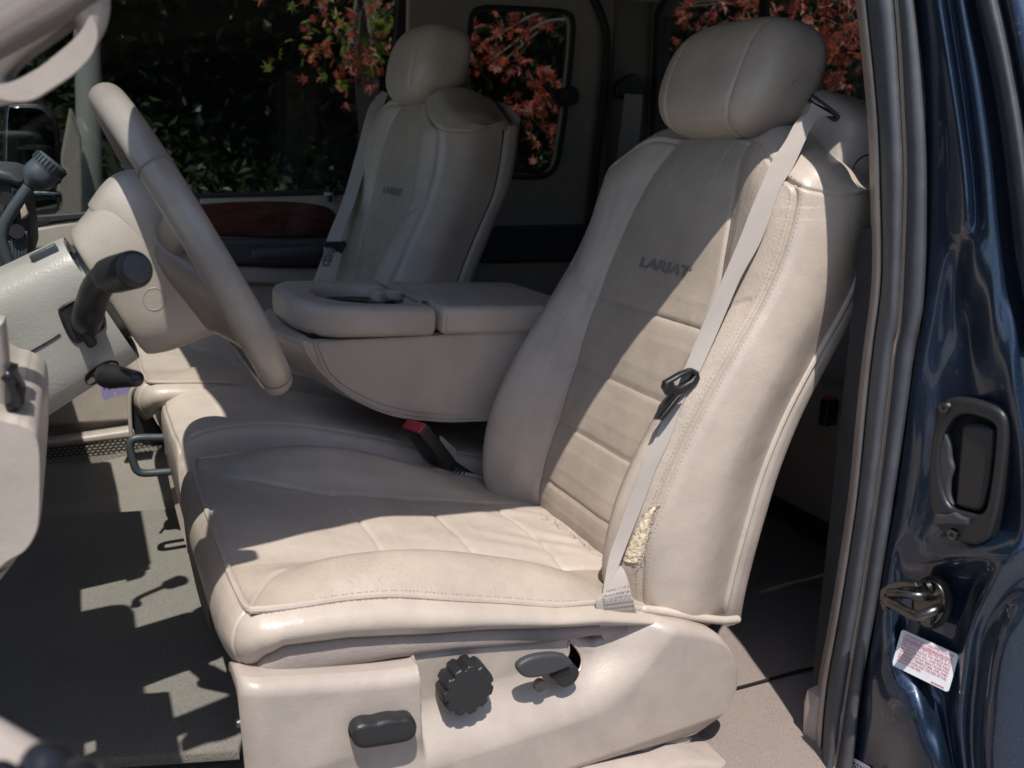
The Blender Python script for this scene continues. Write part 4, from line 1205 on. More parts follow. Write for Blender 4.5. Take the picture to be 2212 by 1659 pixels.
def patch_on(fn, poly, lift, mat, name, parent, nn=60, rim=None):
    q = spl_closed([fn(x, y, lift) for x, y in poly], nn)
    o = MB().add(list(q), [tuple(range(nn))]).build(name, mat, parent, smooth=False)
    if rim: MB().add(*tube(np.vstack([q, q[:1]]), rim[0], 6)).build(rim[1], rim[2], parent)
    return q
patch_on(on_col, [(130, 676), (135, 664), (160, 650), (178, 646), (215, 662), (224, 690), (222, 708), (200, 722), (172, 737), (160, 735), (146, 715)], .0012, M['black'], 'stalk_recess', colm, rim=(.002, 'recess_rim', M['black']))
patch_on(on_col, [(184, 822), (190, 806), (225, 783), (250, 780), (257, 790), (245, 806), (205, 830), (190, 831)], .0012, M['dark'], 'lever_slot', colm)  # flat dark patch painted as the shade inside the slot
# multi-function stalk
sp_ = [on_col(186, 700, -.004), at(190, 682, 1.045), at(199, 650, 1.025), at(211, 620, 1.0), at(232, 597, .975), at(252, 588, .955)]
stk = MB().add(*tube(spl(sp_, 40), np.linspace(.0160, .0150, 40), 18)).build('stalk', M['black'], colm)
ka, kb = at(236, 596, .968), at(293, 581, .915)
pth = ka+(kb-ka)*np.linspace(0, 1, 14)[:, None]
dk = (kb-ka)/np.linalg.norm(kb-ka); lk_ = np.linalg.norm(kb-ka)
prof_ = [(-.004, .0135), (-.002, .0150), (.000, .0172), (.002, .0178), (.010, .0184), (.020, .0187), (.034, .0187), (lk_-.006, .0186), (lk_-.003, .0184), (lk_-.001, .0176), (lk_, .0166)]
MB().add(*tube([ka+dk*a_ for a_, r_ in prof_], [r_ for a_, r_ in prof_], 36)).build('stalk_knob', M['black'], stk, angle=50)
MB().add(*tube([kb-dk*.002, kb+dk*.0045, kb+dk*.0058, kb+dk*.0062], [.0142, .0142, .0134, .0120], 36)).build('stalk_button', M['grey_trim'], stk, angle=50)
MB().add(*rbox((.04, .012, .03), .004, frame(on_col(180, 712, .002), Vector(e1), Vector(ax)))).build('stalk_boot', M['black'], stk)
# tilt lever
la, lb = on_col(202, 808, .0), at(232, 812, 1.035)
tl = MB().add(*tube([la, lb], .004, 10)).build('tilt_lever', M['black'], colm)
lc = at(292, 818, 1.0)
MB().add(*rounded_tube(lb+(lc-lb)*np.linspace(0, 1, 10)[:, None], [.0135, .0138, .0136, .013, .0122, .0115, .0108, .0102, .0097, .0092], 20)).build('lever_grip', M['black'], tl)
# hazard slider on top
hz = on_col(97, 549, .002)
MB().add(*rbox((.03, .012, .012), .002, frame(hz, Vector(ax), Vector(e2)))).build('hazard_button', M['gooseneck'], colm)

# ================================================================== DASHBOARD
dash = empty('dashboard', 'tan dashboard with dark centre stack and vents behind the column', 'dashboard')
sec = [(-.75, -.12), (-.55, -.09), (-.33, -.105), (-.23, -.12), (-.190, -.14), (-.180, -.19), (-.19, -.28), (-.24, -.40), (-.30, -.50), (-.45, -.55)]
G = surf([[(x, y, z) for x, z in sec] for y in (.86, 1.0, 1.4, 1.8, 2.2, 2.40)], 40, 80)[0]
grid_obj('dash_body', G, M['trim'], dash, flip=True)
for y in (.86, 2.40): MB().add([(x, y, z) for x, z in sec]+[(-.75, y, -.5)], [tuple(range(len(sec)+1))]).build('end_panel', M['trim'], dash, smooth=False)
# unseen instrument binnacle, added to shade the floor
V, F = rbox((.26, .36, .15), .04, Matrix.Translation((-.245, 1.07, -.065)))
MB().add(V, F).build('unseen_instrument_hood', M['trim_dk'], dash)
# dash top pads seen between column and centre stack
V, F = rbox((.20, .52, .05), .02, Matrix.Translation((-.20, 1.86, -.175)) @ Matrix.Rotation(radians(7), 4, 'Y'))
MB().add(V, F).build('glovebox_pad', M['trim'], dash)
V, F = rbox((.15, .62, .02), .008, Matrix.Translation((-.23, 1.95, -.122)) @ Matrix.Rotation(radians(4), 4, 'Y'))
MB().add(V, F).build('top_pad', M['trim_dk'], dash)
# centre stack
st0 = empty('centre_stack', '', ''); del st0['label'], st0['category']; st0.parent = dash
def stack_pt(px, py): return at(px, py, 1.42)
V, F = plate_px([(-120, 372), (0, 372), (22, 378), (45, 398), (56, 430), (62, 470), (68, 520), (70, 560), (56, 600), (-120, 640)], 1.42, .30, .012)
MB().add(V, F).build('stack_housing', M['grey_trim'], st0)
V, F = plate_px([(-120, 360), (0, 366), (24, 372), (46, 392), (38, 402), (0, 392), (-120, 392)], 1.405, .36, .006)
MB().add(V, F).build('stack_hood', M['grey_trim'], st0)
mb = None
for k in range(6):
    x = 20+k*7.2
    MB().add(*rbox((.004, .012, .036), .0012, Matrix.Translation(at(x, 548-k*4, 1.408)) @ Matrix.Rotation(radians(8), 4, 'Y'))).build('vent_slat', M['gooseneck'], st0)
V, F = plate_px([(24, 404), (44, 410), (52, 440), (54, 470), (30, 480), (22, 440)], 1.409, .008, .003)
MB().add(V, F).build('stack_panel', M['black_gloss'], st0)
MB().add(*plate_px([(42, 446), (54, 440), (62, 462), (56, 470), (46, 474)], 1.405, .012, .003)).build('vent_tab', M['trim'], st0)
for k, (x, y) in enumerate(((14, 430), (12, 470), (36, 500))):
    MB().add(*tube([at(x, y, 1.412), at(x, y, 1.395)], .010, 18)).build('stack_knob', M['black'], st0)

# lower left end of the dash, close to the door
end = empty('lower_dash_trim', 'pinkish tan lower dash end with black release handle at the door opening', 'dash trim')
MB().add(*plate_px([(-90, 690), (6, 700), (14, 770), (24, 900), (27, 985), (24, 1008), (8, 1026), (-90, 1040)], .80, .05, .012)).build('end_flange', M['trim'], end)
kg = []
for Y, sc, ox in ((.775, .90, -4), (.785, .97, -1), (.81, 1.0, 0), (.90, 1.02, 0), (1.02, 1.02, 0)):
    P = np.array([at(x, y, .80) for x, y in [(-110, 870), (20, 880), (50, 888), (70, 898), (86, 918), (92, 960), (92, 1040), (90, 1100), (82, 1138), (58, 1176), (20, 1200), (-110, 1275)]]); c = P.mean(0); q = c+(P-c)*sc; q[:, 1] = Y
    kg.append(spl_closed(q, 100))
kg = [np.vstack([k, k[:1]]) for k in kg]
G = surf(kg, 30, 150)[0]
grid_obj('knee_bolster', G, M['trim'], end)
MB().add(list(G[0][:-1]), [tuple(range(149))]).build('bolster_face', M['trim'], end)
MB().add(*plate_px([(-110, 1262), (12, 1200), (58, 1166), (52, 1188), (30, 1222), (0, 1262), (-60, 1330), (-110, 1380)], .815, .1, .01)).build('lower_trim', M['trim'], end)
MB().add(*plate_px([(10, 806), (24, 808), (40, 828), (52, 852), (54, 872), (50, 884), (30, 889), (10, 888)], .785, .04, .008, smooth_n=50)).build('release_handle', M['black_gloss'], end)

# ================================================================== GOOSENECK MICROPHONE
mic = empty('gooseneck_microphone', 'slate grey gooseneck microphone bent up beside the dashboard', 'microphone')
YM = 1.30
gp = [at(x, y, YM) for x, y in ((25, 590), (10, 545), (4, 515), (8, 490), (20, 465), (38, 438), (52, 418), (62, 404))]
MB().add(*tube(spl(gp, 70), .0072, 16)).build('gooseneck', M['gooseneck'], mic)
MB().add(*tube([at(28, 600, YM), at(21, 575, YM)], .0095, 16)).build('collar', M['metal_dk'], mic)
a0, a1 = at(64, 402, YM), at(116, 347, YM)
dd = (a1-a0)
MB().add(*tube(a0+dd*np.linspace(0, 1, 16)[:, None], [.0075, .010, .0135, .0165, .0185, .0195, .02, .02, .0198, .0195, .0192, .0205, .0205, .0205, .0205, .018], 28)).build('capsule_body', M['gooseneck'], mic)
mb = MB()
for k in range(26):
    a = 2*pi*k/26; x = np.cross(dd/np.linalg.norm(dd), (0, 1, 0)); x /= np.linalg.norm(x); y = np.cross(dd/np.linalg.norm(dd), x)
    o_ = (x*cos(a)+y*sin(a))*.0208
    mb.add(*tube([a0+dd*.72+o_, a0+dd*.95+o_], .0008, 4))
kind(mb.build('grille_ribs', M['black'], mic), 'stuff')

# ================================================================== A-PILLAR GRAB HANDLE
gh = empty('grab_handle', 'sunlit cream grab handle loop on the front pillar', 'handle')
YG = .752
outer = [(-150, 120), (-60, 90), (0, 40), (90, -20), (232, -40), (240, 0), (238, 30), (230, 60), (212, 92), (190, 118), (150, 152), (111, 182), (60, 210), (20, 222), (-40, 232), (-150, 240)]
inner = [(17, 176), (10, 168), (24, 146), (60, 112), (110, 76), (154, 42), (163, 50), (168, 66), (164, 84), (154, 100), (132, 122), (111, 137), (75, 160), (46, 176)]
V, F = plate_px(outer, YG, .032, .013, holes=[inner], smooth_n=120)
MB().add(V, F).build('handle_loop', M['trim'], gh)
V, F = plate_px([(2, 186), (14, 148), (56, 108), (110, 70), (158, 36), (168, 46), (120, 84), (82, 112), (44, 142), (30, 168), (16, 186)], YG+.022, .02, .006, smooth_n=60)
MB().add(V, F).build('handle_back', M['trim'], gh)
V, F = plate_px([(-160, 225), (0, 130), (60, 94), (110, 66), (170, 30), (232, -10), (300, -60), (210, -110), (100, -40), (0, 22), (-160, 115)], YG-.006, .036, .010)
MB().add(V, F).build('pillar_trim', M['shade_toned_cloth'], gh)

# ================================================================== CAB SHELL: floor, pillars, roof, rear wall
ZF = -.885
def box(name, lo, hi, mat, parent=None, bev=.0, rot=None):
    lo, hi = Vector(lo), Vector(hi)
    return MB().add(*rbox(tuple(hi-lo), bev, Matrix.Translation((lo+hi)/2) @ (rot or Matrix()))).build(name, mat, parent)
# carpet: one relief sheet, mat edges and a tunnel hump
nx, ny = 150, 130
X = np.linspace(-.75, 1.72, nx); Y = np.linspace(.80, 2.47, ny)
GX, GY = np.meshgrid(X, Y, indexing='ij')
GZ = np.full_like(GX, ZF)
GZ += .035*np.exp(-((GY-1.58)/.22)**2)*(GX > -9)
GZ += .012*np.sin(GX*9+GY*3)*.25+.004*np.sin(GX*31+2*np.sin(GY*17))+.003*np.sin(GY*43+GX*11)
GZ += np.where(GY > 2.30, (GY-2.30)*.55*(1-np.exp(-((GY-2.30)/.05))), 0)
GZ += .45*np.clip((-.35-GX)/.4, 0, 1)
FLG = np.stack([GX, GY, GZ], 2)
flr = grid_obj('floor', FLG, M['carpet'], None); kind(flr, 'structure')
FB = BVHTree.FromPolygons([Vector(p) for p in FLG.reshape(-1, 3)], grid_faces(nx, ny))
mat_px = [(-60, 1146), (95, 1140), (200, 1136), (330, 1128), (440, 1122), (560, 1118), (560, 1500), (520, 1660), (-60, 1700)]
mp = [atZ(x, y, ZF+.02)[:2] for x, y in mat_px]
fm = tag(MB().add(*plate_data([(p[0], p[1]) for p in mp], [], Matrix.Translation((0, 0, ZF+.052)), .02, .005)).build('floor_mat', M['mat'], None), 'grey-tan carpet mat on the passenger side floor with a shadow pattern', 'floor mat')
tun = None
# rear footwell carpet in view behind the driver seat
rc = kind(grid_obj('rear_floor', surf([[(x, y, ZF+.012+.006*sin(x*9)) for y in (.66, .95, 1.1, 1.3, 1.6)] for x in (.52, .75, .9, 1.05, 1.2, 1.40)], 60, 60)[0], M['carpet_rear']), 'structure')
# seam ridge in that carpet
MB().add(*tube(spl([atZ(x, y, ZF+.022) for x, y in ((1570, 1492), (1630, 1476), (1680, 1462), (1740, 1446), (1800, 1440))], 40), .0025, 5)).build('carpet_seam', M['dark'], rc)
# sill plate along the driver's opening
sill = tag(MB().add(*plate_px([(1440, 1668), (1478, 1652), (1515, 1650), (1560, 1652), (1610, 1656), (1680, 1664), (1760, 1680), (1780, 1900), (1180, 1900), (1190, 1720), (1300, 1690)], .82, .10, .012)).build('sill_trim', M['trim']), 'tan plastic sill trim below the driver seat at the door opening', 'sill trim')
roof = []
# door-opening rail: windscreen pillar sweeping up into the roof rail
rail = [(-.55, .80, -.26), (-.30, .80, -.09), (-.12, .80, .035), (-.01, .805, .112), (.08, .825, .19), (.17, .845, .262), (.264, .835, .315), (.36, .84, .345), (.466, .862, .362), (.61, .885, .368), (.736, .86, .362), (.82, .84, .35), (.92, .83, .34), (1.1, .83, .335), (1.4, .83, .33), (1.7, .83, .32)]
RAIL = spl(rail, 120)
pr_ = [(-.030, -.030), (-.030, .022), (-.012, .034), (.020, .034), (.034, .018), (.034, -.022), (.020, -.034), (-.012, -.034)]
RAIL[:, 0] += .045*np.clip((RAIL[:, 0]+.12)/.15, 0, 1)
V, F = sweep(RAIL, pr_, (0, 1, 0))
for q_ in range(len(RAIL)):
    f_ = .55+.45*min(1, max(0, (RAIL[q_][0]-.02)/.12))
    for e_ in range(8): V[q_*8+e_] = RAIL[q_]+(V[q_*8+e_]-RAIL[q_])*f_
apl = kind(MB().add(V, F).build('pillar', M['headliner'], None, angle=50), 'structure')
# door seal on the opening edge
V, F = tube(RAIL[40:]+np.array((-.012, -.034, .022)), .011, 10)
MB().add(V, F).build('opening_seal', M['rubber'], apl)
# headliner, its front edge curved along the windscreen header
rail2 = [(-.80, 2.36, -.30), (-.50, 2.36, .02), (-.30, 2.36, .20), (-.12, 2.37, .33), (.06, 2.38, .385), (.3, 2.38, .40), (.6, 2.39, .405), (.92, 2.39, .40)]
RAIL2 = spl(rail2, 90)
def near_rail(x):
    q = RAIL[np.argmin(abs(RAIL[:, 0]-x))]; return q[1], q[2]
rows = []
for hx, x in ((.065, -.0), (.085, .09), (.14, .17), (.25, .28), (.36, .37), (.5, .5), (.7, .7), (.92, .92), (1.3, 1.3), (1.72, 1.72)):
    yn, zn = near_rail(x)
    zc = np.interp(hx, [0, .1, .3, .9, 1.72], [.31, .345, .40, .44, .455])
    rows.append([(x, yn+.01, zn+.012), ((x+hx)/2+.03 if hx < .1 else x, 1.09, max(zc-.01, zn)), (hx-.01, 1.42, zc), (hx-.02, 1.9, zc+.005), (hx-.03, 2.25, zc-.0), (hx-.03, 2.40, np.interp(hx, [0, .3, 1.72], [.345, .40, .38]))])
rg_ = surf(rows, 70, 60)[0]
kind(grid_obj('ceiling', rg_, M['headliner']), 'structure')
rg2 = rg_+np.array((-.004, 0, .03)); rg2[:, 0, 1] -= .04; rg2[:, -1, 1] += .05
rf = tag(grid_obj('cab_roof', rg2, M['paint']), 'dark blue metallic cab roof above the seats', 'roof')
V, F = sweep(RAIL2, pr_, (0, 1, 0))
kind(MB().add(V, F).build('pillar', M['headliner'], None, angle=50), 'structure')
# windscreen
WS_ = []
for t in np.linspace(0, 1, 7):
    hdr = [np.array(p) for p in ((.02, .80, .125), (.06, 1.09, .30), (.055, 1.42, .315), (.04, 1.9, .32), (.03, 2.36, .345))]
    cow = [np.array(p) for p in ((-.55, .80, -.26), (-.66, 1.1, -.2), (-.70, 1.575, -.17), (-.66, 2.05, -.2), (-.78, 2.36, -.28))]
    WS_.append([a*(1-t)+b*t+np.array((-.03, 0, .03))*sin(pi*t) for a, b in zip(hdr, cow)])
wsn = tag(grid_obj('windscreen', surf(WS_, 24, 24)[0], M['glass_clear']), 'clear curved windscreen above the dashboard', 'windscreen')
# rear cab wall with its window opening
XB = 1.66
bw = []
kind(box('wall', (XB, .75, ZF), (XB+.04, 2.50, -.10), M['headliner']), 'structure')
kind(box('wall', (XB, .75, .43), (XB+.04, 2.50, .50), M['headliner']), 'structure')
kind(box('wall', (XB, 2.43, -.10), (XB+.04, 2.50, .43), M['headliner']), 'structure')
kind(box('wall', (XB, .75, -.10), (XB+.04, .86, .43), M['headliner']), 'structure')
rwn = empty('rear_window', 'dark tinted rear cab window behind the driver headrest', 'window')
def yz(px, py, X=XB): p = atX(px, py, X); return (p[1], p[2])
ring_y = [(.92, -.09), (2.38, -.09), (2.43, -.04), (2.43, .36), (2.37, .425), (.92, .425), (.87, .36), (.87, -.04)]
mb_ = MB()
m_ = Matrix(((0, 0, -1, XB-.002), (1, 0, 0, 0), (0, -1, 0, 0), (0, 0, 0, 1)))
oo = [(a, -b) for a, b in ring_y]
c_ = (1.65, -.1675)
hh = [(c_[0]+(a-c_[0])*.962, c_[1]+(b-c_[1])*.91) for a, b in oo]
MB().add(*plate_data(oo, [hh], m_, .05, .006)).build('gasket', M['rubber_dk'], rwn)
box('pane', (XB+.015, .86, -.08), (XB+.019, 2.42, .42), M['glass_dk'], rwn)
for yb in (1.29, 1.94): box('slider_bar', (XB+.002, yb-.014, -.06), (XB+.014, yb+.014, .42), M['rubber_dk'], rwn)

# rear bench seat
rb = empty('rear_bench', 'tan rear bench seat in deep shade behind the driver seat', 'car seat')
G = surf([[(x, y, z) for x, z in ((1.36, -.80), (1.335, -.70), (1.325, -.61), (1.335, -.545), (1.40, -.525), (1.50, -.54), (1.585, -.555))] for y in (.84, .87, 1.2, 1.6, 2.0, 2.36, 2.40)], 60, 60)[0]
grid_obj('bench_cushion', G, M['leather'], rb)
G = surf([[(x, y, z) for x, z in ((1.53, -.58), (1.51, -.50), (1.53, -.30), (1.58, -.12), (1.61, -.09), (1.645, -.10))] for y in (.84, .87, 1.2, 1.6, 2.0, 2.36, 2.40)], 60, 60)[0]
grid_obj('bench_backrest', G, M['leather'], rb)
box('bench_base', (1.38, .86, ZF), (1.60, 2.40, -.74), M['grey_trim'], rb)
rbb = empty('bench_buckle', 'small red buckle glowing dimly on the rear bench', 'buckle')
p_ = at(1790, 890, 1.12)
MB().add(*rbox((.03, .02, .05), .004, Matrix.Translation(p_))).build('buckle_body', M['black'], rbb)
MB().add(*rbox((.022, .016, .006), .002, Matrix.Translation(p_+np.array((0, 0, .026))))).build('release_button', M['red'], rbb)

# ================================================================== PASSENGER FRONT DOOR
pd = empty('passenger_door', 'passenger door panel with burgundy wood band below dark window', 'car door')
YD = 2.45
def slab(name, px, Y, th, bev, mat, par, sm_=0, holes=()):
    return MB().add(*plate_px(px, Y, th, bev, holes, sm_)).build(name, mat, par)
slab('belt_trim', [(-200, 520), (60, 492), (130, 478), (430, 440), (430, 424), (585, 421), (720, 416), (800, 414), (880, 412), (900, 450), (880, 520), (430, 520), (-200, 560)], YD, .05, .012, M['trim_door'], pd)
slab('upper_panel', [(-300, 520), (900, 430), (980, 470), (980, 640), (-300, 700)], YD+.012, .03, .002, M['trim_door'], pd)
slab('wood_band', [(300, 455), (436, 440), (560, 434), (650, 437), (705, 446), (728, 464), (735, 490), (728, 512), (600, 515), (430, 512), (300, 520)], YD-.004, .02, .008, M['wood'], pd, 80)
slab('armrest_pad', [(250, 516), (600, 518), (900, 516), (985, 522), (985, 572), (900, 576), (600, 576), (250, 560)], YD-.05, .06, .012, M['grey_trim'], pd)
slab('lower_armrest', [(250, 560), (600, 578), (900, 578), (985, 576), (985, 640), (600, 616), (400, 606), (250, 600)], YD-.03, .05, .012, M['trim_door'], pd)
slab('map_pocket', [(-300, 600), (985, 590), (985, 900), (600, 930), (295, 918), (280, 908), (-300, 950)], YD, .05, .008, M['trim'], pd)
slab('backing', [(-300, 590), (985, 590), (985, 900), (600, 960), (420, 1040), (-300, 1120)], YD+.03, .03, .002, M['trim_door'], pd)
slab('pocket_lip', [(-300, 988), (60, 957), (130, 951), (300, 926), (420, 915), (420, 934), (300, 945), (130, 966), (-300, 1010)], YD-.035, .05, .008, M['trim'], pd)
slab('grille_backing', [(-300, 985), (60, 957), (420, 920), (420, 1030), (200, 1045), (-300, 1080)], YD-.01, .02, .001, M['grey_trim'], pd)
slab('lower_rail', [(-300, 1065), (60, 1044), (215, 1030), (300, 1016), (420, 1004), (420, 1022), (300, 1034), (215, 1046), (60, 1060), (-300, 1085)], YD-.035, .05, .007, M['trim'], pd)
# speaker mesh: expanded-metal lattice in front of the backing
mb = MB()
a_, b_ = at(98, 965, YD-.03), at(405, 925, YD-.03)
x0, x1 = a_[0], at(410, 925, YD-.03)[0]
nxm = int((x1-x0)/.0125)
for i in range(nxm):
    for k in range(15):
        x = x0+i*.0125+(.00625 if k % 2 else 0); z0 = np.interp(x, [x0, x1], [at(98, 1040, YD)[2], at(405, 1005, YD)[2]])
        z = z0+.008+k*.0078
        p = np.array((x, YD-.030, z))
        mb.add([p+np.array((-.0058, 0, 0)), p+np.array((0, -.0018, .0029)), p+np.array((.0058, 0, 0)), p+np.array((0, -.0018, -.0029))], [(0, 3, 2, 1)])
kind(mb.build('speaker_mesh', M['trim'], pd, smooth=False), 'stuff')
slab('window_seal', [(-200, 475), (60, 468), (200, 458), (430, 420), (600, 413), (740, 410), (880, 408), (880, 420), (740, 420), (430, 428), (200, 470), (60, 486), (-200, 510)], YD-.004, .03, .003, M['rubber_dk'], pd)
slab('pane', [(-420, 520), (880, 430), (880, -260), (420, -260), (100, -60), (-300, 280)], YD+.035, .004, .001, M['glass'], pd)
fr_ = [(-400, 330), (-100, 150), (150, 0), (420, -200), (560, -235), (862, -235), (868, 0), (850, 200), (846, 420)]
V, F = sweep(spl([at(x, y, YD+.03) for x, y in fr_], 60), [(-.014, -.02), (-.014, .02), (.014, .02), (.014, -.02)], (0, 1, 0))
MB().add(V, F).build('window_frame', M['rubber_dk'], pd, angle=30)
lk = at(711, 412, YD-.02)
MB().add(*tube([lk+np.array((0, 0, -.03)), lk+np.array((0, 0, .012))], .007, 12)).build('lock_pin', M['black'], pd)
MB().add(*tube([lk+np.array((0, 0, -.012)), lk+np.array((0, 0, -.004))], .014, 16)).build('lock_bezel', M['trim_door'], pd)
hd = at(620, 545, YD-.12)
box('door_pull', hd-np.array((.09, .01, .012)), hd+np.array((.09, .01, .012)), M['grey_trim'], pd, .006)

# ================================================================== PASSENGER REAR HALF DOOR
qd = empty('passenger_rear_door', 'rear half door on the passenger side with small rounded window', 'car door')
hole = [(1014, 60), (1020, 30), (1040, 18), (1080, 17), (1200, 24), (1226, 30), (1236, 44), (1236, 90), (1222, 230), (1208, 330), (1198, 362), (1180, 378), (1150, 383), (1060, 380), (1000, 376), (996, 330), (1003, 200)]
slab('door_panel', [(868, 700), (876, 400), (880, 0), (890, -150), (1360, -150), (1330, 60), (1318, 300), (1300, 500), (1300, 700)], YD, .04, .008, M['trim_door'], qd, holes=[hole])
gk = [at(x, y, YD+.004) for x, y in hole]; gq = spl_closed(gk, 120)
MB().add(*tube(np.vstack([gq, gq[:1]]), .009, 8)).build('window_gasket', M['rubber_dk'], qd)
slab('pane', [(985, 0), (1250, 0), (1250, 400), (985, 400)], YD+.03, .004, .001, M['glass_dk'], qd)
slab('lower_trim', [(868, 494), (1300, 484), (1300, 565), (868, 570)], YD-.02, .03, .008, M['grey_trim'], qd)
slab('lower_panel', [(868, 570), (1300, 565), (1400, 900), (868, 900)], YD-.01, .03, .006, M['trim_door'], qd)
MB().add(*tube([at(1222, 205, YD-.005), at(1222, 205, YD-.05)], .020, 20)).build('latch_knob', M['black'], qd)
MB().add(*plate_px([(1196, 198), (1215, 190), (1240, 186), (1252, 200), (1248, 222), (1222, 232), (1204, 224)], YD-.04, .02, .005, smooth_n=50)).build('latch_lever', M['black'], qd)
sq = [at(x, y, YD-.012) for x, y in ((1150, -120), (1220, -60), (1270, -20), (1298, 30), (1310, 80), (1308, 160), (1300, 250), (1288, 350), (1278, 450), (1270, 560))]
MB().add(*tube(spl(sq, 60), .013, 10)).build('door_seal', M['rubber_dk'], qd)
# body pillar behind it with the rear belt
kind(slab('wall', [(1300, 700), (1316, 300), (1330, 40), (1330, -150), (1470, -150), (1440, 60), (1420, 300), (1420, 700)], YD-.01, .05, .01, M['headliner'], None), 'structure')
rbelt = empty('rear_seat_belt', 'rear seat belt hanging from pillar anchor between the side windows', 'seat belt')
MB().add(*plate_px([(1336, 180), (1348, 170), (1362, 160), (1380, 160), (1392, 176), (1396, 205), (1390, 216), (1340, 212), (1334, 200)], YD-.06, .03, .008, smooth_n=60)).build('belt_anchor', M['black'], rbelt)
MB().add(*ribbon([at(x, y, YD-.075) for x, y in ((1350, 202), (1343, 260), (1334, 330), (1326, 420))], [at(x, y, YD-.075) for x, y in ((1388, 205), (1384, 260), (1376, 330), (1366, 420))], .0016, 40)).build('webbing', M['web'], rbelt)

# ================================================================== REAR HALF DOOR ON THE DRIVER SIDE (jamb in view)
jd = empty('rear_door', 'dark blue metallic rear door edge with black handle and rubber seals', 'car door')
XJ = .88
def jp(px, py, off=0.): return atX(px, py, XJ+off)
s0 = [(1850, -200), (1872, 0), (1896, 240), (1903, 412), (1905, 600), (1887, 753), (1875, 862), (1853, 1081), (1820, 1299), (1787, 1490), (1772, 1659), (1752, 1850)]
s1 = [(1905, -200), (1935, 0), (1950, 240), (1955, 412), (1944, 684), (1932, 753), (1918, 880), (1893, 1081), (1860, 1299), (1828, 1490), (1803, 1659), (1775, 1850)]
s2 = [(1940, -200), (1976, 0), (1998, 240), (2003, 412), (1997, 640), (1976, 753), (1960, 880), (1930, 1081), (1895, 1299), (1862, 1490), (1843, 1659), (1815, 1850)]
def strip_grid(a, b, prof):
    rows = []
    for p, q in zip(a, b):
        r = []
        for t, o in prof: r.append(jp(p[0]*(1-t)+q[0]*t, p[1]*(1-t)+q[1]*t, o))
        rows.append(r)
    return surf(rows, 140, 40)[0]
trim0 = [(x-15, y) for x, y in s0]
grid_obj('inner_trim', strip_grid(trim0, s0, [(-.6, .06), (0, .012), (.3, .002), (.8, .002), (1.05, .012)]), M['trim'], jd)
grid_obj('inner_seal', strip_grid(s0, s1, [(-.02, .012), (.04, .0), (.16, -.014), (.5, -.02), (.84, -.014), (.96, 0), (1.02, .012)]), M['rubber'], jd)
grid_obj('outer_seal', strip_grid(s1, s2, [(-.02, .012), (.05, .0), (.2, -.010), (.5, -.0135), (.85, -.009), (.97, 0), (1.03, .012)]), M['rubber'], jd)
MB().add(*tube(spl([jp(x+1, y, -.006) for x, y in s1], 120), .0024, 6)).build('seal_bead', M['thread'], jd)
# painted jamb: survey rows (py) x columns: (px, relief)
JR = [
 (-200, [(1938, .008), (1960, 0), (1985, -.010), (2005, -.012), (2022, .004), (2040, -.008), (2062, .004), (2080, .03), (2150, .06), (2250, .08)]),
 (0, [(1974, .008), (1990, 0), (2015, -.010), (2032, -.010), (2050, .005), (2068, -.007), (2085, -.002), (2102, .022), (2170, .05), (2270, .07)]),
 (180, [(1996, .008), (2012, .0), (2040, -.006), (2058, -.011), (2078, .005), (2098, -.008), (2120, -.002), (2138, .024), (2200, .05), (2290, .07)]),
 (340, [(2002, .008), (2016, .001), (2052, -.002), (2080, -.012), (2098, .003), (2120, -.008), (2142, -.002), (2164, .024), (2220, .05), (2310, .07)]),
 (470, [(2003, .008), (2016, .002), (2050, .000), (2088, -.014), (2108, .000), (2130, -.009), (2154, -.002), (2178, .024), (2230, .05), (2320, .07)]),
 (560, [(2001, .008), (2012, .002), (2042, .004), (2074, .010), (2104, -.012), (2138, -.010), (2164, -.002), (2186, .022), (2240, .05), (2320, .07)]),
 (700, [(1988, .008), (1998, .001), (2024, .004), (2060, .016), (2102, .016), (2140, -.012), (2172, -.008), (2198, .0), (2250, .04), (2330, .07)]),
 (830, [(1964, .008), (1975, .0), (1998, .002), (2040, .008), (2100, .012), (2150, .002), (2182, -.012), (2208, -.004), (2260, .03), (2340, .06)]),
 (980, [(1945, .008), (1958, .0), (1985, -.003), (2030, .004), (2100, .006), (2165, .004), (2192, -.006), (2215, -.010), (2265, .02), (2340, .06)]),
 (1130, [(1922, .008), (1936, .0), (1960, -.004), (2010, .001), (2090, .004), (2160, .004), (2192, .0), (2216, -.006), (2270, .02), (2340, .06)]),
 (1200, [(1908, .008), (1925, .0), (1950, .003), (2000, .000), (2060, -.010), (2120, -.018), (2170, -.020), (2212, -.012), (2270, .02), (2340, .06)]),
 (1260, [(1900, .008), (1918, .001), (1945, .008), (1990, .014), (2050, .016), (2105, .016), (2135, -.010), (2180, -.004), (2260, .01), (2340, .06)]),
 (1360, [(1882, .008), (1900, -.006), (1930, -.004), (1955, .012), (2010, .016), (2070, .016), (2095, -.004), (2130, .006), (2190, -.008), (2300, .04)]),
 (1450, [(1866, .008), (1885, -.014), (1925, -.020), (1968, -.004), (2005, .014), (2055, .016), (2082, -.006), (2115, .008), (2160, -.010), (2290, .03)]),
 (1550, [(1854, .008), (1872, -.006), (1925, -.024), (1985, -.024), (2020, -.002), (2048, .014), (2072, -.006), (2105, .010), (2150, -.010), (2280, .03)]),
 (1660, [(1840, .008), (1858, .004), (1900, .004), (1968, -.024), (2030, -.024), (2060, .004), (2082, -.004), (2108, .008), (2146, -.010), (2270, .03)]),
 (1850, [(1812, .008), (1830, .004), (1880, .006), (1960, .004), (2040, -.022), (2080, -.012), (2110, 0), (2140, .008), (2180, -.010), (2280, .03)])]
JG, ju, jv = surf([[jp(x, y, o) for x, o in r] for y, r in JR], 340, 190)
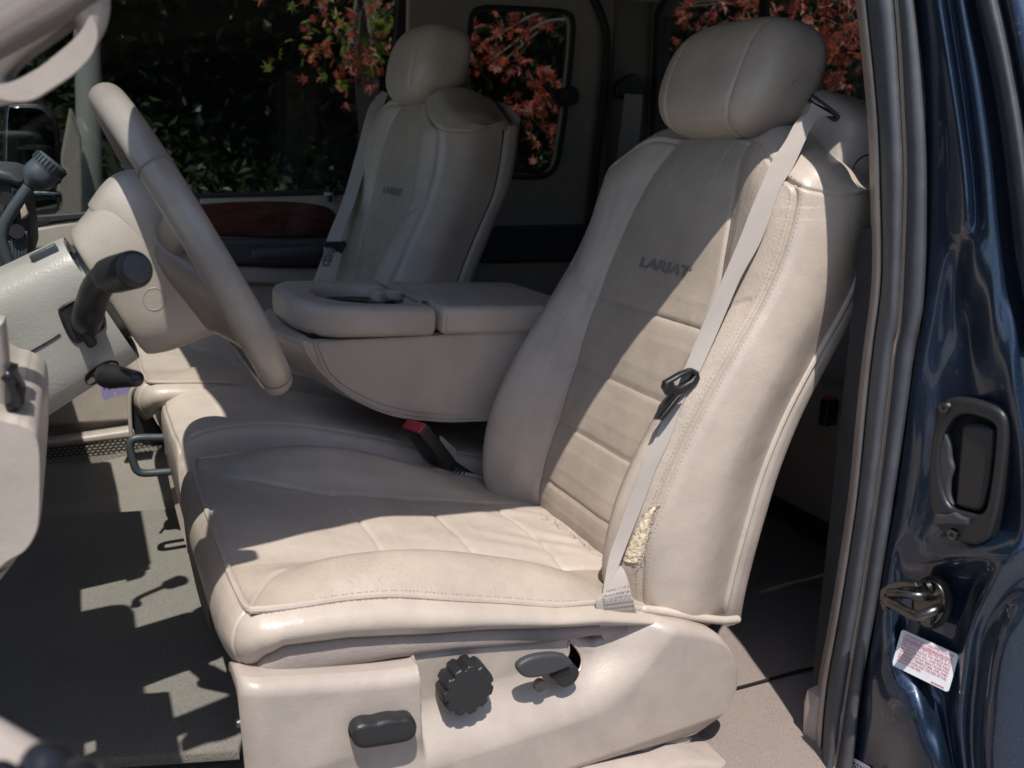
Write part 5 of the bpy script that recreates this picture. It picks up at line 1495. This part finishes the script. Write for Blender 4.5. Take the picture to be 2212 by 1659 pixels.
# smooth the relief slightly so that folds read as pressed steel
for _ in range(22):
    K = JG.copy(); K[1:-1, 1:-1] = .25*(JG[:-2, 1:-1]+JG[2:, 1:-1]+JG[1:-1, :-2]+JG[1:-1, 2:]); JG = K
grid_obj('door_jamb', JG, M['paint'], jd)
JB = BVHTree.FromPolygons([Vector(p) for p in JG.reshape(-1, 3)], grid_faces(340, 190))
def on_j(px, py, lift=0.):
    h = hit(JB, px, py)
    if h is None: h = jp(px, py)
    return h+np.array((-lift, -lift*.25, 0))
# outer edge seal and outer skin
g0 = [(2075, -200), (2116, 0), (2150, 136), (2178, 295), (2205, 520), (2215, 640), (2226, 760)]; g1 = [(2110, -200), (2157, 0), (2186, 136), (2214, 300), (2240, 520), (2250, 640), (2262, 760)]
grid_obj('edge_seal', strip_grid(g0, g1, [(-.5, .03), (-.1, .02), (.1, -.002), (.4, -.008), (.75, -.006), (1.0, .006), (1.2, .02)]), M['rubber'], jd)
g2 = [(x+4, y) for x, y in g1]; g3 = [(x+220, y) for x, y in g1]
grid_obj('outer_skin', strip_grid(g2, g3, [(0, .012), (.1, .0), (.3, .012), (.6, .05), (1, .12)]), M['paint'], jd)
# inner face of the half door that closes the cab on this side
kind(box('wall', (XJ+.05, .80, ZF-.05), (XJ+.11, .86, -.12), M['rubber_dk']), 'structure')  # inner panels coloured as dark rubber to stand in for their shade
kind(box('wall', (XJ+.11, .78, ZF-.05), (XB+.04, .84, -.10), M['rubber_dk']), 'structure')
sg_ = tag(box('driver_side_rear_window', (XJ+.10, .78, -.11), (XB, .784, .32), M['glass_side']), 'dark side window of the rear half door behind the driver seat', 'window')
box('unseen_upper_frame', (XJ+.035, .68, .25), (XB+.02, .80, .40), M['paint'], jd, .02)  # out of view; added to keep sun off the belt tower
# handle: bezel plate with scooped opening, paddle, latch lever, two screws
hj = empty('door_handle', '', ''); del hj['label'], hj['category']; hj.parent = jd
def plate_j(px, lift, th, bev, holes=(), sm_=0):
    """plate lying on the jamb's plane (X about const), outline surveyed"""
    x = XJ-lift
    f = lambda ring: [(atX(a, b, x)[1], atX(a, b, x)[2]) for a, b in ring]
    m = Matrix(((0, 0, -1, x), (-1, 0, 0, 0), (0, 1, 0, 0), (0, 0, 0, 1)))
    g = lambda ring: [(-y, z) for y, z in f(ring)]
    return plate_data(g(px), [g(h) for h in holes], m, th, bev, sm_)
bz = [(2022, 900), (2026, 878), (2040, 864), (2064, 860), (2110, 868), (2150, 882), (2168, 900), (2173, 930), (2170, 980), (2156, 1080), (2140, 1150), (2126, 1172), (2100, 1178), (2060, 1166), (2024, 1142), (2010, 1110), (2004, 1060), (2006, 980), (2014, 930)]
ho = [(2064, 900), (2090, 896), (2126, 906), (2146, 920), (2148, 950), (2140, 1030), (2128, 1094), (2112, 1112), (2084, 1108), (2052, 1096), (2034, 1060), (2026, 1000), (2032, 950), (2046, 920)]
bzo = MB().add(*plate_j(bz, .014, .02, .005, [ho], 90)).build('handle_bezel', M['black'], hj)
MB().add(*plate_j([(2020, 880), (2160, 890), (2160, 1110), (2020, 1120)], -.004, .004, .001)).build('handle_well', M['dark'], hj)  # near-black plate stands in for shade in the handle well
MB().add(*plate_j([(2082, 916), (2110, 914), (2138, 926), (2144, 946), (2136, 1030), (2124, 1088), (2110, 1106), (2086, 1102), (2064, 1092), (2062, 1074), (2068, 1000), (2074, 930)], .009, .016, .006, (), 80)).build('handle_paddle', M['black'], hj)
MB().add(*plate_j([(2030, 960), (2040, 935), (2050, 960), (2052, 990), (2058, 1012), (2050, 1040), (2050, 1070), (2058, 1092), (2040, 1080), (2028, 1040), (2024, 1000)], .010, .008, .003, (), 60)).build('finger_guard', M['grey_trim'], hj)
MB().add(*plate_j([(2014, 1120), (2020, 1112), (2040, 1114), (2058, 1108), (2074, 1118), (2088, 1122), (2086, 1134), (2050, 1133), (2016, 1134)], .020, .008, .002)).build('latch_lever', M['grey_trim'], hj)
for x, y in ((2043, 880), (2061, 1154)):
    c = atX(x, y, XJ-.014)
    s_ = MB().add(*tube([c, c+np.array((-.004, 0, 0))], [.0075, .0062], 18)).build('screw', M['metal_dk'], hj)
    MB().add(*tube([c+np.array((-.0035, 0, 0)), c+np.array((-.0046, 0, 0))], [.0032, .0030], 6)).build('screw_socket', M['dark'], s_)
# striker: round pocket, plate, bent rod loop and bracket
sj = empty('door_striker', '', ''); del sj['label'], sj['category']; sj.parent = jd
pk = [(2010+42*cos(a), 1302+58*sin(a)) for a in np.linspace(0, 2*pi, 40, endpoint=False)]
MB().add(*plate_j(pk, .004, .006, .002)).build('striker_pocket', M['dark'], sj)  # raised near-black disc stands in for shade in the pocket
MB().add(*plate_j([(1984+34*cos(a)+22, 1302+48*sin(a)) for a in np.linspace(0, 2*pi, 30, endpoint=False)], .010, .006, .002)).build('striker_plate', M['metal_dk'], sj)
MB().add(*plate_j([(1899, 1282), (1902, 1272), (1920, 1260), (1940, 1256), (1976, 1258), (1980, 1268), (1950, 1270), (1926, 1278), (1916, 1290), (1914, 1312), (1922, 1318), (1904, 1318), (1899, 1300)], .042, .012, .002)).build('striker_bracket', M['metal_dk'], sj)
rod = [atX(2031, 1312, XJ-.012), atX(2026, 1314, XJ-.03), atX(2010, 1322, XJ-.042), atX(1985, 1330, XJ-.050), atX(1960, 1322, XJ-.050), atX(1935, 1308, XJ-.048), atX(1916, 1298, XJ-.046), atX(1910, 1292, XJ-.044)]
MB().add(*tube(spl(rod, 60), .0062, 14)).build('striker_rod', M['metal_dk'], sj)
rod = [atX(2010, 1290, XJ-.012), atX(1996, 1288, XJ-.028), atX(1975, 1286, XJ-.038), atX(1945, 1282, XJ-.042), atX(1920, 1282, XJ-.044)]
MB().add(*tube(spl(rod, 60), .0055, 14)).build('striker_rod', M['metal_dk'], sj)
for x, y in ((2001, 1269), (2004, 1338)):
    c = atX(x, y, XJ-.012)
    MB().add(*tube([c, c+np.array((-.005, 0, 0))], [.0095, .008], 18)).build('striker_bolt', M['metal_dk'], sj)
# warning label with its red print
def sticker(corners, name, label, lines, size, lift=.0015, small=None, lean=0):
    P = [on_j(x, y) for x, y in corners]                     # tl, tr, br, bl
    ctr = sum(P)/4; xa = (P[1]-P[0]+P[2]-P[3])/2; ya = (P[0]-P[3]+P[1]-P[2])/2
    w, h = np.linalg.norm(xa), np.linalg.norm(ya)
    m = frame(ctr, xa, ya)
    if m.to_3x3() @ Vector((0, 0, 1)) @ Vector((-1, -.2, 0)) < 0: pass
    n_ = np.array(m.to_3x3() @ Vector((0, 0, 1)))
    lf = max(float((p-ctr) @ n_) for p in P)+.0012
    m = m @ Matrix.Translation((0, 0, lf+.001))
    o = empty(name, label, 'sticker')
    r = min(w, h)*.05
    V, F = plate_data([(-w/2, -h/2+r), (-w/2+r, -h/2), (w/2-r, -h/2), (w/2, -h/2+r), (w/2, h/2-r), (w/2-r, h/2), (-w/2+r, h/2), (-w/2, h/2-r)], [], m, .0008, .0002)
    MB().add(V, F).build('label_card', M['white'], o, smooth=False)
    mbt = MB()
    for k, (t, wd) in enumerate(lines):
        V, F = text_mesh(t, size*h, align='LEFT')
        tw_ = V[:, 0].max()-V[:, 0].min(); V[:, 0] = (V[:, 0]-V[:, 0].min())*(wd*w*.86/tw_)-w*.43
        V[:, 1] += h*.40-k*h*.088
        mbt.add([np.array(m @ Vector((x, y, .0006))) for x, y, z in V], F)
    if lines: mbt.build('warning_print', M['print_red'], o, smooth=False)
    return o, m, w, h
ST = sticker([(1946, 1357), (2069, 1411), (2063, 1499), (1940, 1439)], 'warning_sticker', 'white warning sticker with small red capitals below the striker', [
 ('THIS VEHICLE IS NOT EQUIPPED WITH THE', 1), ('FORD AMBULANCE PREPARATION PACK-', 1), ('AGE AND IS NOT SUITABLE FOR USE AS AN', 1), ('AMBULANCE. MAKING THIS VEHICLE INTO', 1), ('AN AMBULANCE WILL VOID THE FORD', 1), ('WARRANTY AND MAY RESULT IN ELEVATED', 1), ('UNDERBODY TEMPERATURES, FUEL OVER-', 1), ('PRESSURIZATION AND THE RISK OF FUEL', 1), ('EXPULSION AND FIRES.', .5)], .088)
o, m, w, h = ST
mbt = MB()
for k, wd in ((1, 1.0), (2, .08)):
    y = h*.40-k*h*.088-h*.040
    mbt.add([np.array(m @ Vector((x, yy, .0006))) for x, yy in ((-w*.43, y), (-w*.43+w*.86*wd, y), (-w*.43+w*.86*wd, y+h*.010), (-w*.43, y+h*.010))], [(0, 1, 2, 3)])
V, F = [], []
for k in range(14): mbt.add([np.array(m @ Vector((x, y, .0006))) for x, y in ((w*(.20+.016*k), -h*.455), (w*(.212+.016*k), -h*.455), (w*(.212+.016*k), -h*.425), (w*(.20+.016*k), -h*.425))], [(0, 1, 2, 3)])
mbt.build('underline_print', M['print_red'], o, smooth=False)
o2, m2, w2, h2 = sticker([(1850, 1636), (1890, 1662), (1884, 1760), (1844, 1740)], 'date_sticker', 'white door sticker cut off at the bottom of the jamb', [], .1)
mbt = MB()
for k in range(4):
    for q in range(5):
        x = -w2*.42+q*w2*.17; y = h2*.42-k*h2*.07
        mbt.add([np.array(m2 @ Vector((a, b, .0006))) for a, b in ((x, y), (x+w2*.11, y), (x+w2*.11, y-h2*.03), (x, y-h2*.03))], [(0, 3, 2, 1)])
mbt.build('small_print', M['print_dk'], o2, smooth=False)
# lower sill corner trim at the inside of the jamb
tag(slab('jamb_trim', [(1792, 1500), (1772, 1510), (1764, 1540), (1758, 1660), (1740, 1900), (1800, 1900)], .80, .03, .008, M['trim'], None, 0), 'tan plastic sill corner trim at the foot of the rear door seal', 'trim')

# ================================================================== OPEN DRIVER DOOR (armrest corner in view)
dd_ = empty('driver_door', 'open driver door armrest corner with glossy black window switches', 'car door')
ZA = -.285
arm = [(-.40, .52), (-.10, .50), (-.075, .482), (-.040, .428), (-.013, .384), (.012, .34), (.02, .28), (.02, .05), (-.40, .05)]
MB().add(*plate_data(arm, [], Matrix.Translation((0, 0, ZA)), .08, .014, 0, 4)).build('armrest', M['trim'], dd_)
for (px, py, r) in ((128, 1640, 1.0), (15, 1665, .8)):
    c = atZ(px, py, ZA+.012)
    nu = 40; nv = 24; Gk = np.zeros((nu, nv, 3))
    xa = np.array((.55, -.83, 0)); ya = np.array((.83, .55, 0))
    for i in range(nu):
        t = -1+2*i/(nu-1); tt = sin(t*pi/2); e = max(.03, 1-abs(tt)**3)**.5
        for j in range(nv):
            a = pi*j/(nv-1)
            Gk[i, j] = c+xa*tt*.022*r*1.2+ya*cos(a)*.013*e*r+np.array((0, 0, 1))*(sin(a)*.016*e*r-.006*np.exp(-(tt/.35)**2)*sin(a)-.012)
    grid_obj('window_switch', Gk, M['black_gloss'], dd_)
V, F = plate_data([(-.40, .60), (-.14, .60), (-.14, .1), (-.14, -.35), (-.40, -.35)], [], Matrix.Translation((0, 0, -.30)), .60, .02)
MB().add(V, F).build('door_panel', M['trim_door'], dd_)

# ================================================================== LILAC CARD
card = tag(MB().add(*plate_px([(216, 795), (280, 795), (285, 846), (236, 860), (231, 866), (223, 862), (219, 850)], 2.30, .0015, .0004, holes=[[(249+3.4*cos(a), 849+4*sin(a)) for a in np.linspace(0, 2*pi, 12, endpoint=False)]])).build('hanging_card', M['lilac'], None, smooth=False), 'small lilac card with a punched hole hanging below the column', 'card')
V, F = text_mesh('N', .022, bold=True); p = at(230, 834, 2.2985)
MB().add([(p[0]+x, p[1], p[2]+y) for x, y, z in V], F).build('card_print', M['print_dk'], card, smooth=False)

# ================================================================== OUTSIDE
gm, n, l, b = new_mat('driveway_concrete')
tc = n.new('ShaderNodeTexCoord').outputs['Object']
n1 = noise(n, l, tc, 60, 5, .8); n2 = noise(n, l, tc, 1.3, 4, .6)
c = mixrgb(n, l, n1.outputs[0], (.26, .255, .245), (.44, .43, .41)); c = mixrgb(n, l, maprange(n, l, n2.outputs[0], .4, .65, 0, .5), c, (.30, .29, .28))
l.new(c, b.inputs['Base Color']); bump(n, l, b, n1.outputs[0], .5, .01); setp(b, Roughness=.9)
gnd = kind(mk('ground', [(-120, -120, -1.52), (120, -120, -1.52), (120, 120, -1.52), (-120, 120, -1.52)], [(0, 1, 2, 3)], gm, None, False), 'structure')
box('truck_underbody', (-1.2, .66, -1.1), (1.9, 2.5, ZF-.06), M['dark'])
tag(bpy.data.objects['truck_underbody'], 'dark truck underbody below the cab floor', 'truck body')
# hedge: leaf blades through a volume, mostly in its own shade
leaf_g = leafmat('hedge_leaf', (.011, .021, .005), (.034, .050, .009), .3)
leaf_r = leafmat('maple_leaf', (.34, .06, .025), (.52, .18, .10), .4, 'object'); leaf_rm = leafmat('maple_foliage', (.26, .045, .02), (.40, .12, .06), .35, 'island')
leaf_y = leafmat('yellow_green_leaf', (.16, .20, .03), (.24, .27, .05), .4)
bark = plain('bark', (.10, .08, .065), .9)
hedge = empty('hedge', 'tall dark green hedge filling the view beyond the passenger windows', 'hedge')
def leaf_cloud(n_, cen_fn, size, up=.5):
    V = np.zeros((n_*4, 3)); F = []
    for k in range(n_):
        c = cen_fn(); a = rng.normal(size=3); a /= np.linalg.norm(a); b2 = np.cross(a, rng.normal(size=3)); b2 /= np.linalg.norm(b2)
        s = size*(.6+.8*rng.random()); q = np.cross(a, b2)*s*.18
        V[4*k:4*k+4] = (c-a*s, c+b2*s*.5+q, c+a*s, c-b2*s*.5+q)
        F.append((4*k, 4*k+1, 4*k+2, 4*k+3))
    return V, F
def hed():
    x = -4.5+13*rng.random(); z = -1.5+4.6*rng.random()
    y = 4.3+.35*sin(x*2.1+z*1.3)+.25*sin(z*3.7+x*.7)+abs(rng.normal())*.22
    return np.array((x, y, z))
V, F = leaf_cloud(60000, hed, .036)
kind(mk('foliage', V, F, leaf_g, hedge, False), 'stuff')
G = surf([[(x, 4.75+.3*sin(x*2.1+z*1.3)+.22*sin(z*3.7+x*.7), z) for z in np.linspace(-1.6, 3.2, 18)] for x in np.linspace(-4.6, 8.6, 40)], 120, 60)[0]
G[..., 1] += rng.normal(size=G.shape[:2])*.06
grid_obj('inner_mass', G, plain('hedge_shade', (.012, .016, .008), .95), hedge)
# unseen hedge added behind the camera to darken what the windows mirror
drive = empty('offscreen_hedge', 'unseen dark hedge added behind the camera to darken window reflections', 'hedge')
def hed3():
    x = -9+18*rng.random(); z = -1.5+4.6*rng.random()**.9
    return np.array((x, -8.5-.5*sin(x*1.3+z)-abs(rng.normal())*.4, z))
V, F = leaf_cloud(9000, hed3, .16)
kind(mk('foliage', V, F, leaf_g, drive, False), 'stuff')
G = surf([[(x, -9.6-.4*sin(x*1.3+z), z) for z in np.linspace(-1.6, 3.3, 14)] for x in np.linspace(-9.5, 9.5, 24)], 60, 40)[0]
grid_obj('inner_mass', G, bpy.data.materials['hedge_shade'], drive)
# hedge behind the truck, seen through the rear window
def hed2():
    y = -3+9*rng.random(); z = -1.5+4.2*rng.random(); x = 5.6+.4*sin(y*1.7+z)+.3*sin(z*3.1)+abs(rng.normal())*.3
    return np.array((x, y, z))
hedge2 = empty('rear_hedge', 'dark brown-green shrubs behind the rear cab window', 'hedge')
V, F = leaf_cloud(14000, hed2, .06)
leaf_b = leafmat('shrub_leaf', (.05, .03, .014), (.10, .05, .02), .3)
kind(mk('foliage', V, F, leaf_b, hedge2, False), 'stuff')
G = surf([[(6.3+.3*sin(y*1.7+z), y, z) for z in np.linspace(-1.6, 3.0, 14)] for y in np.linspace(-3.2, 6.4, 24)], 60, 40)[0]
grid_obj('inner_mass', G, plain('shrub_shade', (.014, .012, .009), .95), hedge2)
# red maples with five-lobed leaves
def maple_leaf_mesh(mat, nm):
    pts = []
    for k in range(14):
        a = pi/2+2*pi*k/14; r = (1.0 if k % 2 == 0 else .36); r *= {0: 1.15, 2: 1.0, 12: 1.0, 4: .8, 10: .8, 6: .5, 8: .5}.get(k, 1)
        pts.append((r*cos(a)*.9, r*sin(a), .14*(k % 2)-.1*r*r))
    me = bpy.data.meshes.new(nm); me.from_pydata([(0, 0, .05)]+pts, [], [(0, 1+k, 1+(k+1) % 14) for k in range(14)]); me.materials.append(mat); return me
ML = maple_leaf_mesh(leaf_r, 'maple_leaf_blade'); MY = maple_leaf_mesh(leaf_y, 'maple_leaf_blade')
mleaf = np.array([v.co[:] for v in ML.vertices]); mface = [tuple(p.vertices) for p in ML.polygons]
def rand_rot(face=Vector((-.35, -1, .75))):
    q = face.normalized().to_track_quat('Z', 'Y').to_matrix().to_4x4()
    return q @ Matrix.Rotation(rng.normal()*.55, 4, 'X') @ Matrix.Rotation(rng.normal()*.55, 4, 'Y') @ Matrix.Rotation(rng.random()*6.28, 4, 'Z')
def maple(label, base_p, sprays, n_parts, n_mass, size, mesh=ML, spread=(.26, .22, .13), yl=0):
    t = empty('maple_tree', label, 'tree', group='maples beyond the windows')
    bx, by = base_p
    tr = [(bx, by, -1.55), (bx+.03, by, -.6), (bx-.03, by-.05, .4), (bx+.05, by-.1, 1.3), (bx, by-.1, 2.2)]
    MB().add(*tube(spl(tr, 30), np.linspace(.07, .03, 30), 10)).build('trunk', bark, t)
    for s in sprays:
        k = min(range(len(tr)), key=lambda i: abs(tr[i][2]-s[2]+.3))
        MB().add(*tube(spl([tr[k], ((tr[k][0]+s[0])/2, (tr[k][1]+s[1])/2, (tr[k][2]+s[2])/2+.12), tuple(s[:3])], 16), np.linspace(.016, .003, 16), 6)).build('branch', bark, t)
    mb = MB(); done = 0
    for k in range(n_parts+n_mass):
        s = sprays[k % len(sprays)]
        c = np.array(s[:3])+rng.normal(size=3)*np.array(spread)*(.8 if k < n_parts else 1.25)*s[3]
        if k >= n_parts: c[1] += .06+abs(rng.normal())*.08
        sz = size*(.65+.6*rng.random())
        mtx = Matrix.Translation(c) @ rand_rot() @ Matrix.Scale(sz, 4)
        if k < n_parts:
            o = bpy.data.objects.new('leaf', MY if rng.random() < yl else mesh); col.objects.link(o); o.parent = t; o.matrix_basis = mtx
        else:
            mb.add([np.array(mtx @ Vector(v)) for v in mleaf], mface)
    kind(mb.build('foliage', leaf_rm if mesh is ML else leaf_y, t, False), 'stuff')
    return t
def spray(px, py, Y, k=1.): p = at(px, py, Y); return (p[0], p[1], p[2], k)
maple('red-leaved maple showing through the small side window', (2.3, 3.75), [spray(1050, 90, 3.3, .45), spray(1095, 125, 3.35, .40), spray(1185, 205, 3.3, .42), spray(1200, 185, 3.3, .3), spray(1120, 60, 3.4, .3), spray(1140, 245, 3.35, .2), spray(1195, 300, 3.4, .35), spray(1060, 130, 3.3, .35)], 130, 40, .034)
maple('red maple with leaf highlights coloured pink at the top corner of the passenger window', (1.2, 3.9), [spray(715, -10, 3.35, .5), spray(765, 30, 3.3, .6), spray(800, 90, 3.35, .6), spray(770, 120, 3.3, .4), spray(745, 150, 3.4, .35)], 110, 30, .028)
sp_rear = []
for k_ in range(26):
    px_ = 1425+480*((k_*.618) % 1); py_ = -20+310*((k_*.382+.13) % 1)
    sp_rear.append(spray(px_, py_, 3.3-(px_-1430)/460*1.1+.5*((k_*.77) % 1), .8))
maple('orange-brown maple spread across the rear cab window', (3.9, 3.2), sp_rear, 290, 650, .034)
maple('yellow-green sapling catching sun behind the passenger headrest', (1.6, 4.15), [spray(800, 70, 3.7, .5), spray(810, 40, 3.7, .4), spray(790, 120, 3.7, .4)], 60, 60, .035, MY)
# post standing in for a window reflection, and the truck's own door mirror
post = empty('reflection_post', 'pale post standing in for a reflection in the passenger window', 'post')
V, F = plate_px([(118, 560), (122, 420), (132, 330), (150, 232), (158, 240), (176, 300), (180, 420), (178, 560)], 3.6, .10, .01)
MB().add(V, F).build('post_shaft', plain('reflection_tan', (.30, .26, .22), .8), post)
MB().add(*tube([at(196, 560, 3.8), at(190, 150, 3.8), at(186, 40, 3.8)], .045, 14)).build('post_rail', plain('reflection_pale', (.32, .31, .29), .6), post)
mir_ = empty('side_mirror', 'black door mirror outside the front passenger window', 'car mirror')
YM_ = 2.78
V, F = plate_px([(8, 240), (30, 222), (80, 222), (110, 238), (126, 270), (132, 380), (128, 398), (100, 402), (20, 410), (6, 395)], YM_, .10, .015, smooth_n=70)
MB().add(V, F).build('mirror_housing', M['black'], mir_)
V, F = plate_px([(16, 244), (34, 232), (78, 232), (102, 246), (116, 274), (122, 374), (112, 388), (24, 396), (14, 386)], YM_-.004, .006, .002, smooth_n=70)
MB().add(V, F).build('mirror_glass', M['mirror'], mir_)
V, F = plate_px([(30, 430), (60, 412), (110, 412), (132, 420), (132, 450), (110, 468), (60, 474), (34, 462)], YM_, .08, .012, smooth_n=60)
MB().add(V, F).build('wide_mirror', M['mirror'], mir_)
MB().add(*tube([at(70, 405, YM_+.05), at(70, 520, YM_+.02)], .02, 12)).build('mirror_arm', M['black'], mir_)

# ------------------------------------------------------------------ put each empty at its thing's base
bpy.context.view_layer.update()
def meshes_under(o):
    for c in o.children:
        if c.type == 'MESH': yield c
        yield from meshes_under(c)
for o in [o for o in list(bpy.data.objects) if o.type == 'EMPTY']:
    pts = [m_.matrix_world @ Vector(c) for m_ in meshes_under(o) for c in m_.bound_box]
    if not pts: continue
    lo = [min(p[i] for p in pts) for i in range(3)]; hi = [max(p[i] for p in pts) for i in range(3)]
    o['_b'] = ((lo[0]+hi[0])/2, (lo[1]+hi[1])/2, lo[2])
for o in [o for o in list(bpy.data.objects) if o.type == 'EMPTY' and '_b' in o]:
    b_ = Vector(o['_b']); del o['_b']
    if o.parent is not None: continue
    o.location = b_
    for c in o.children: c.matrix_parent_inverse = Matrix.Translation(-b_)
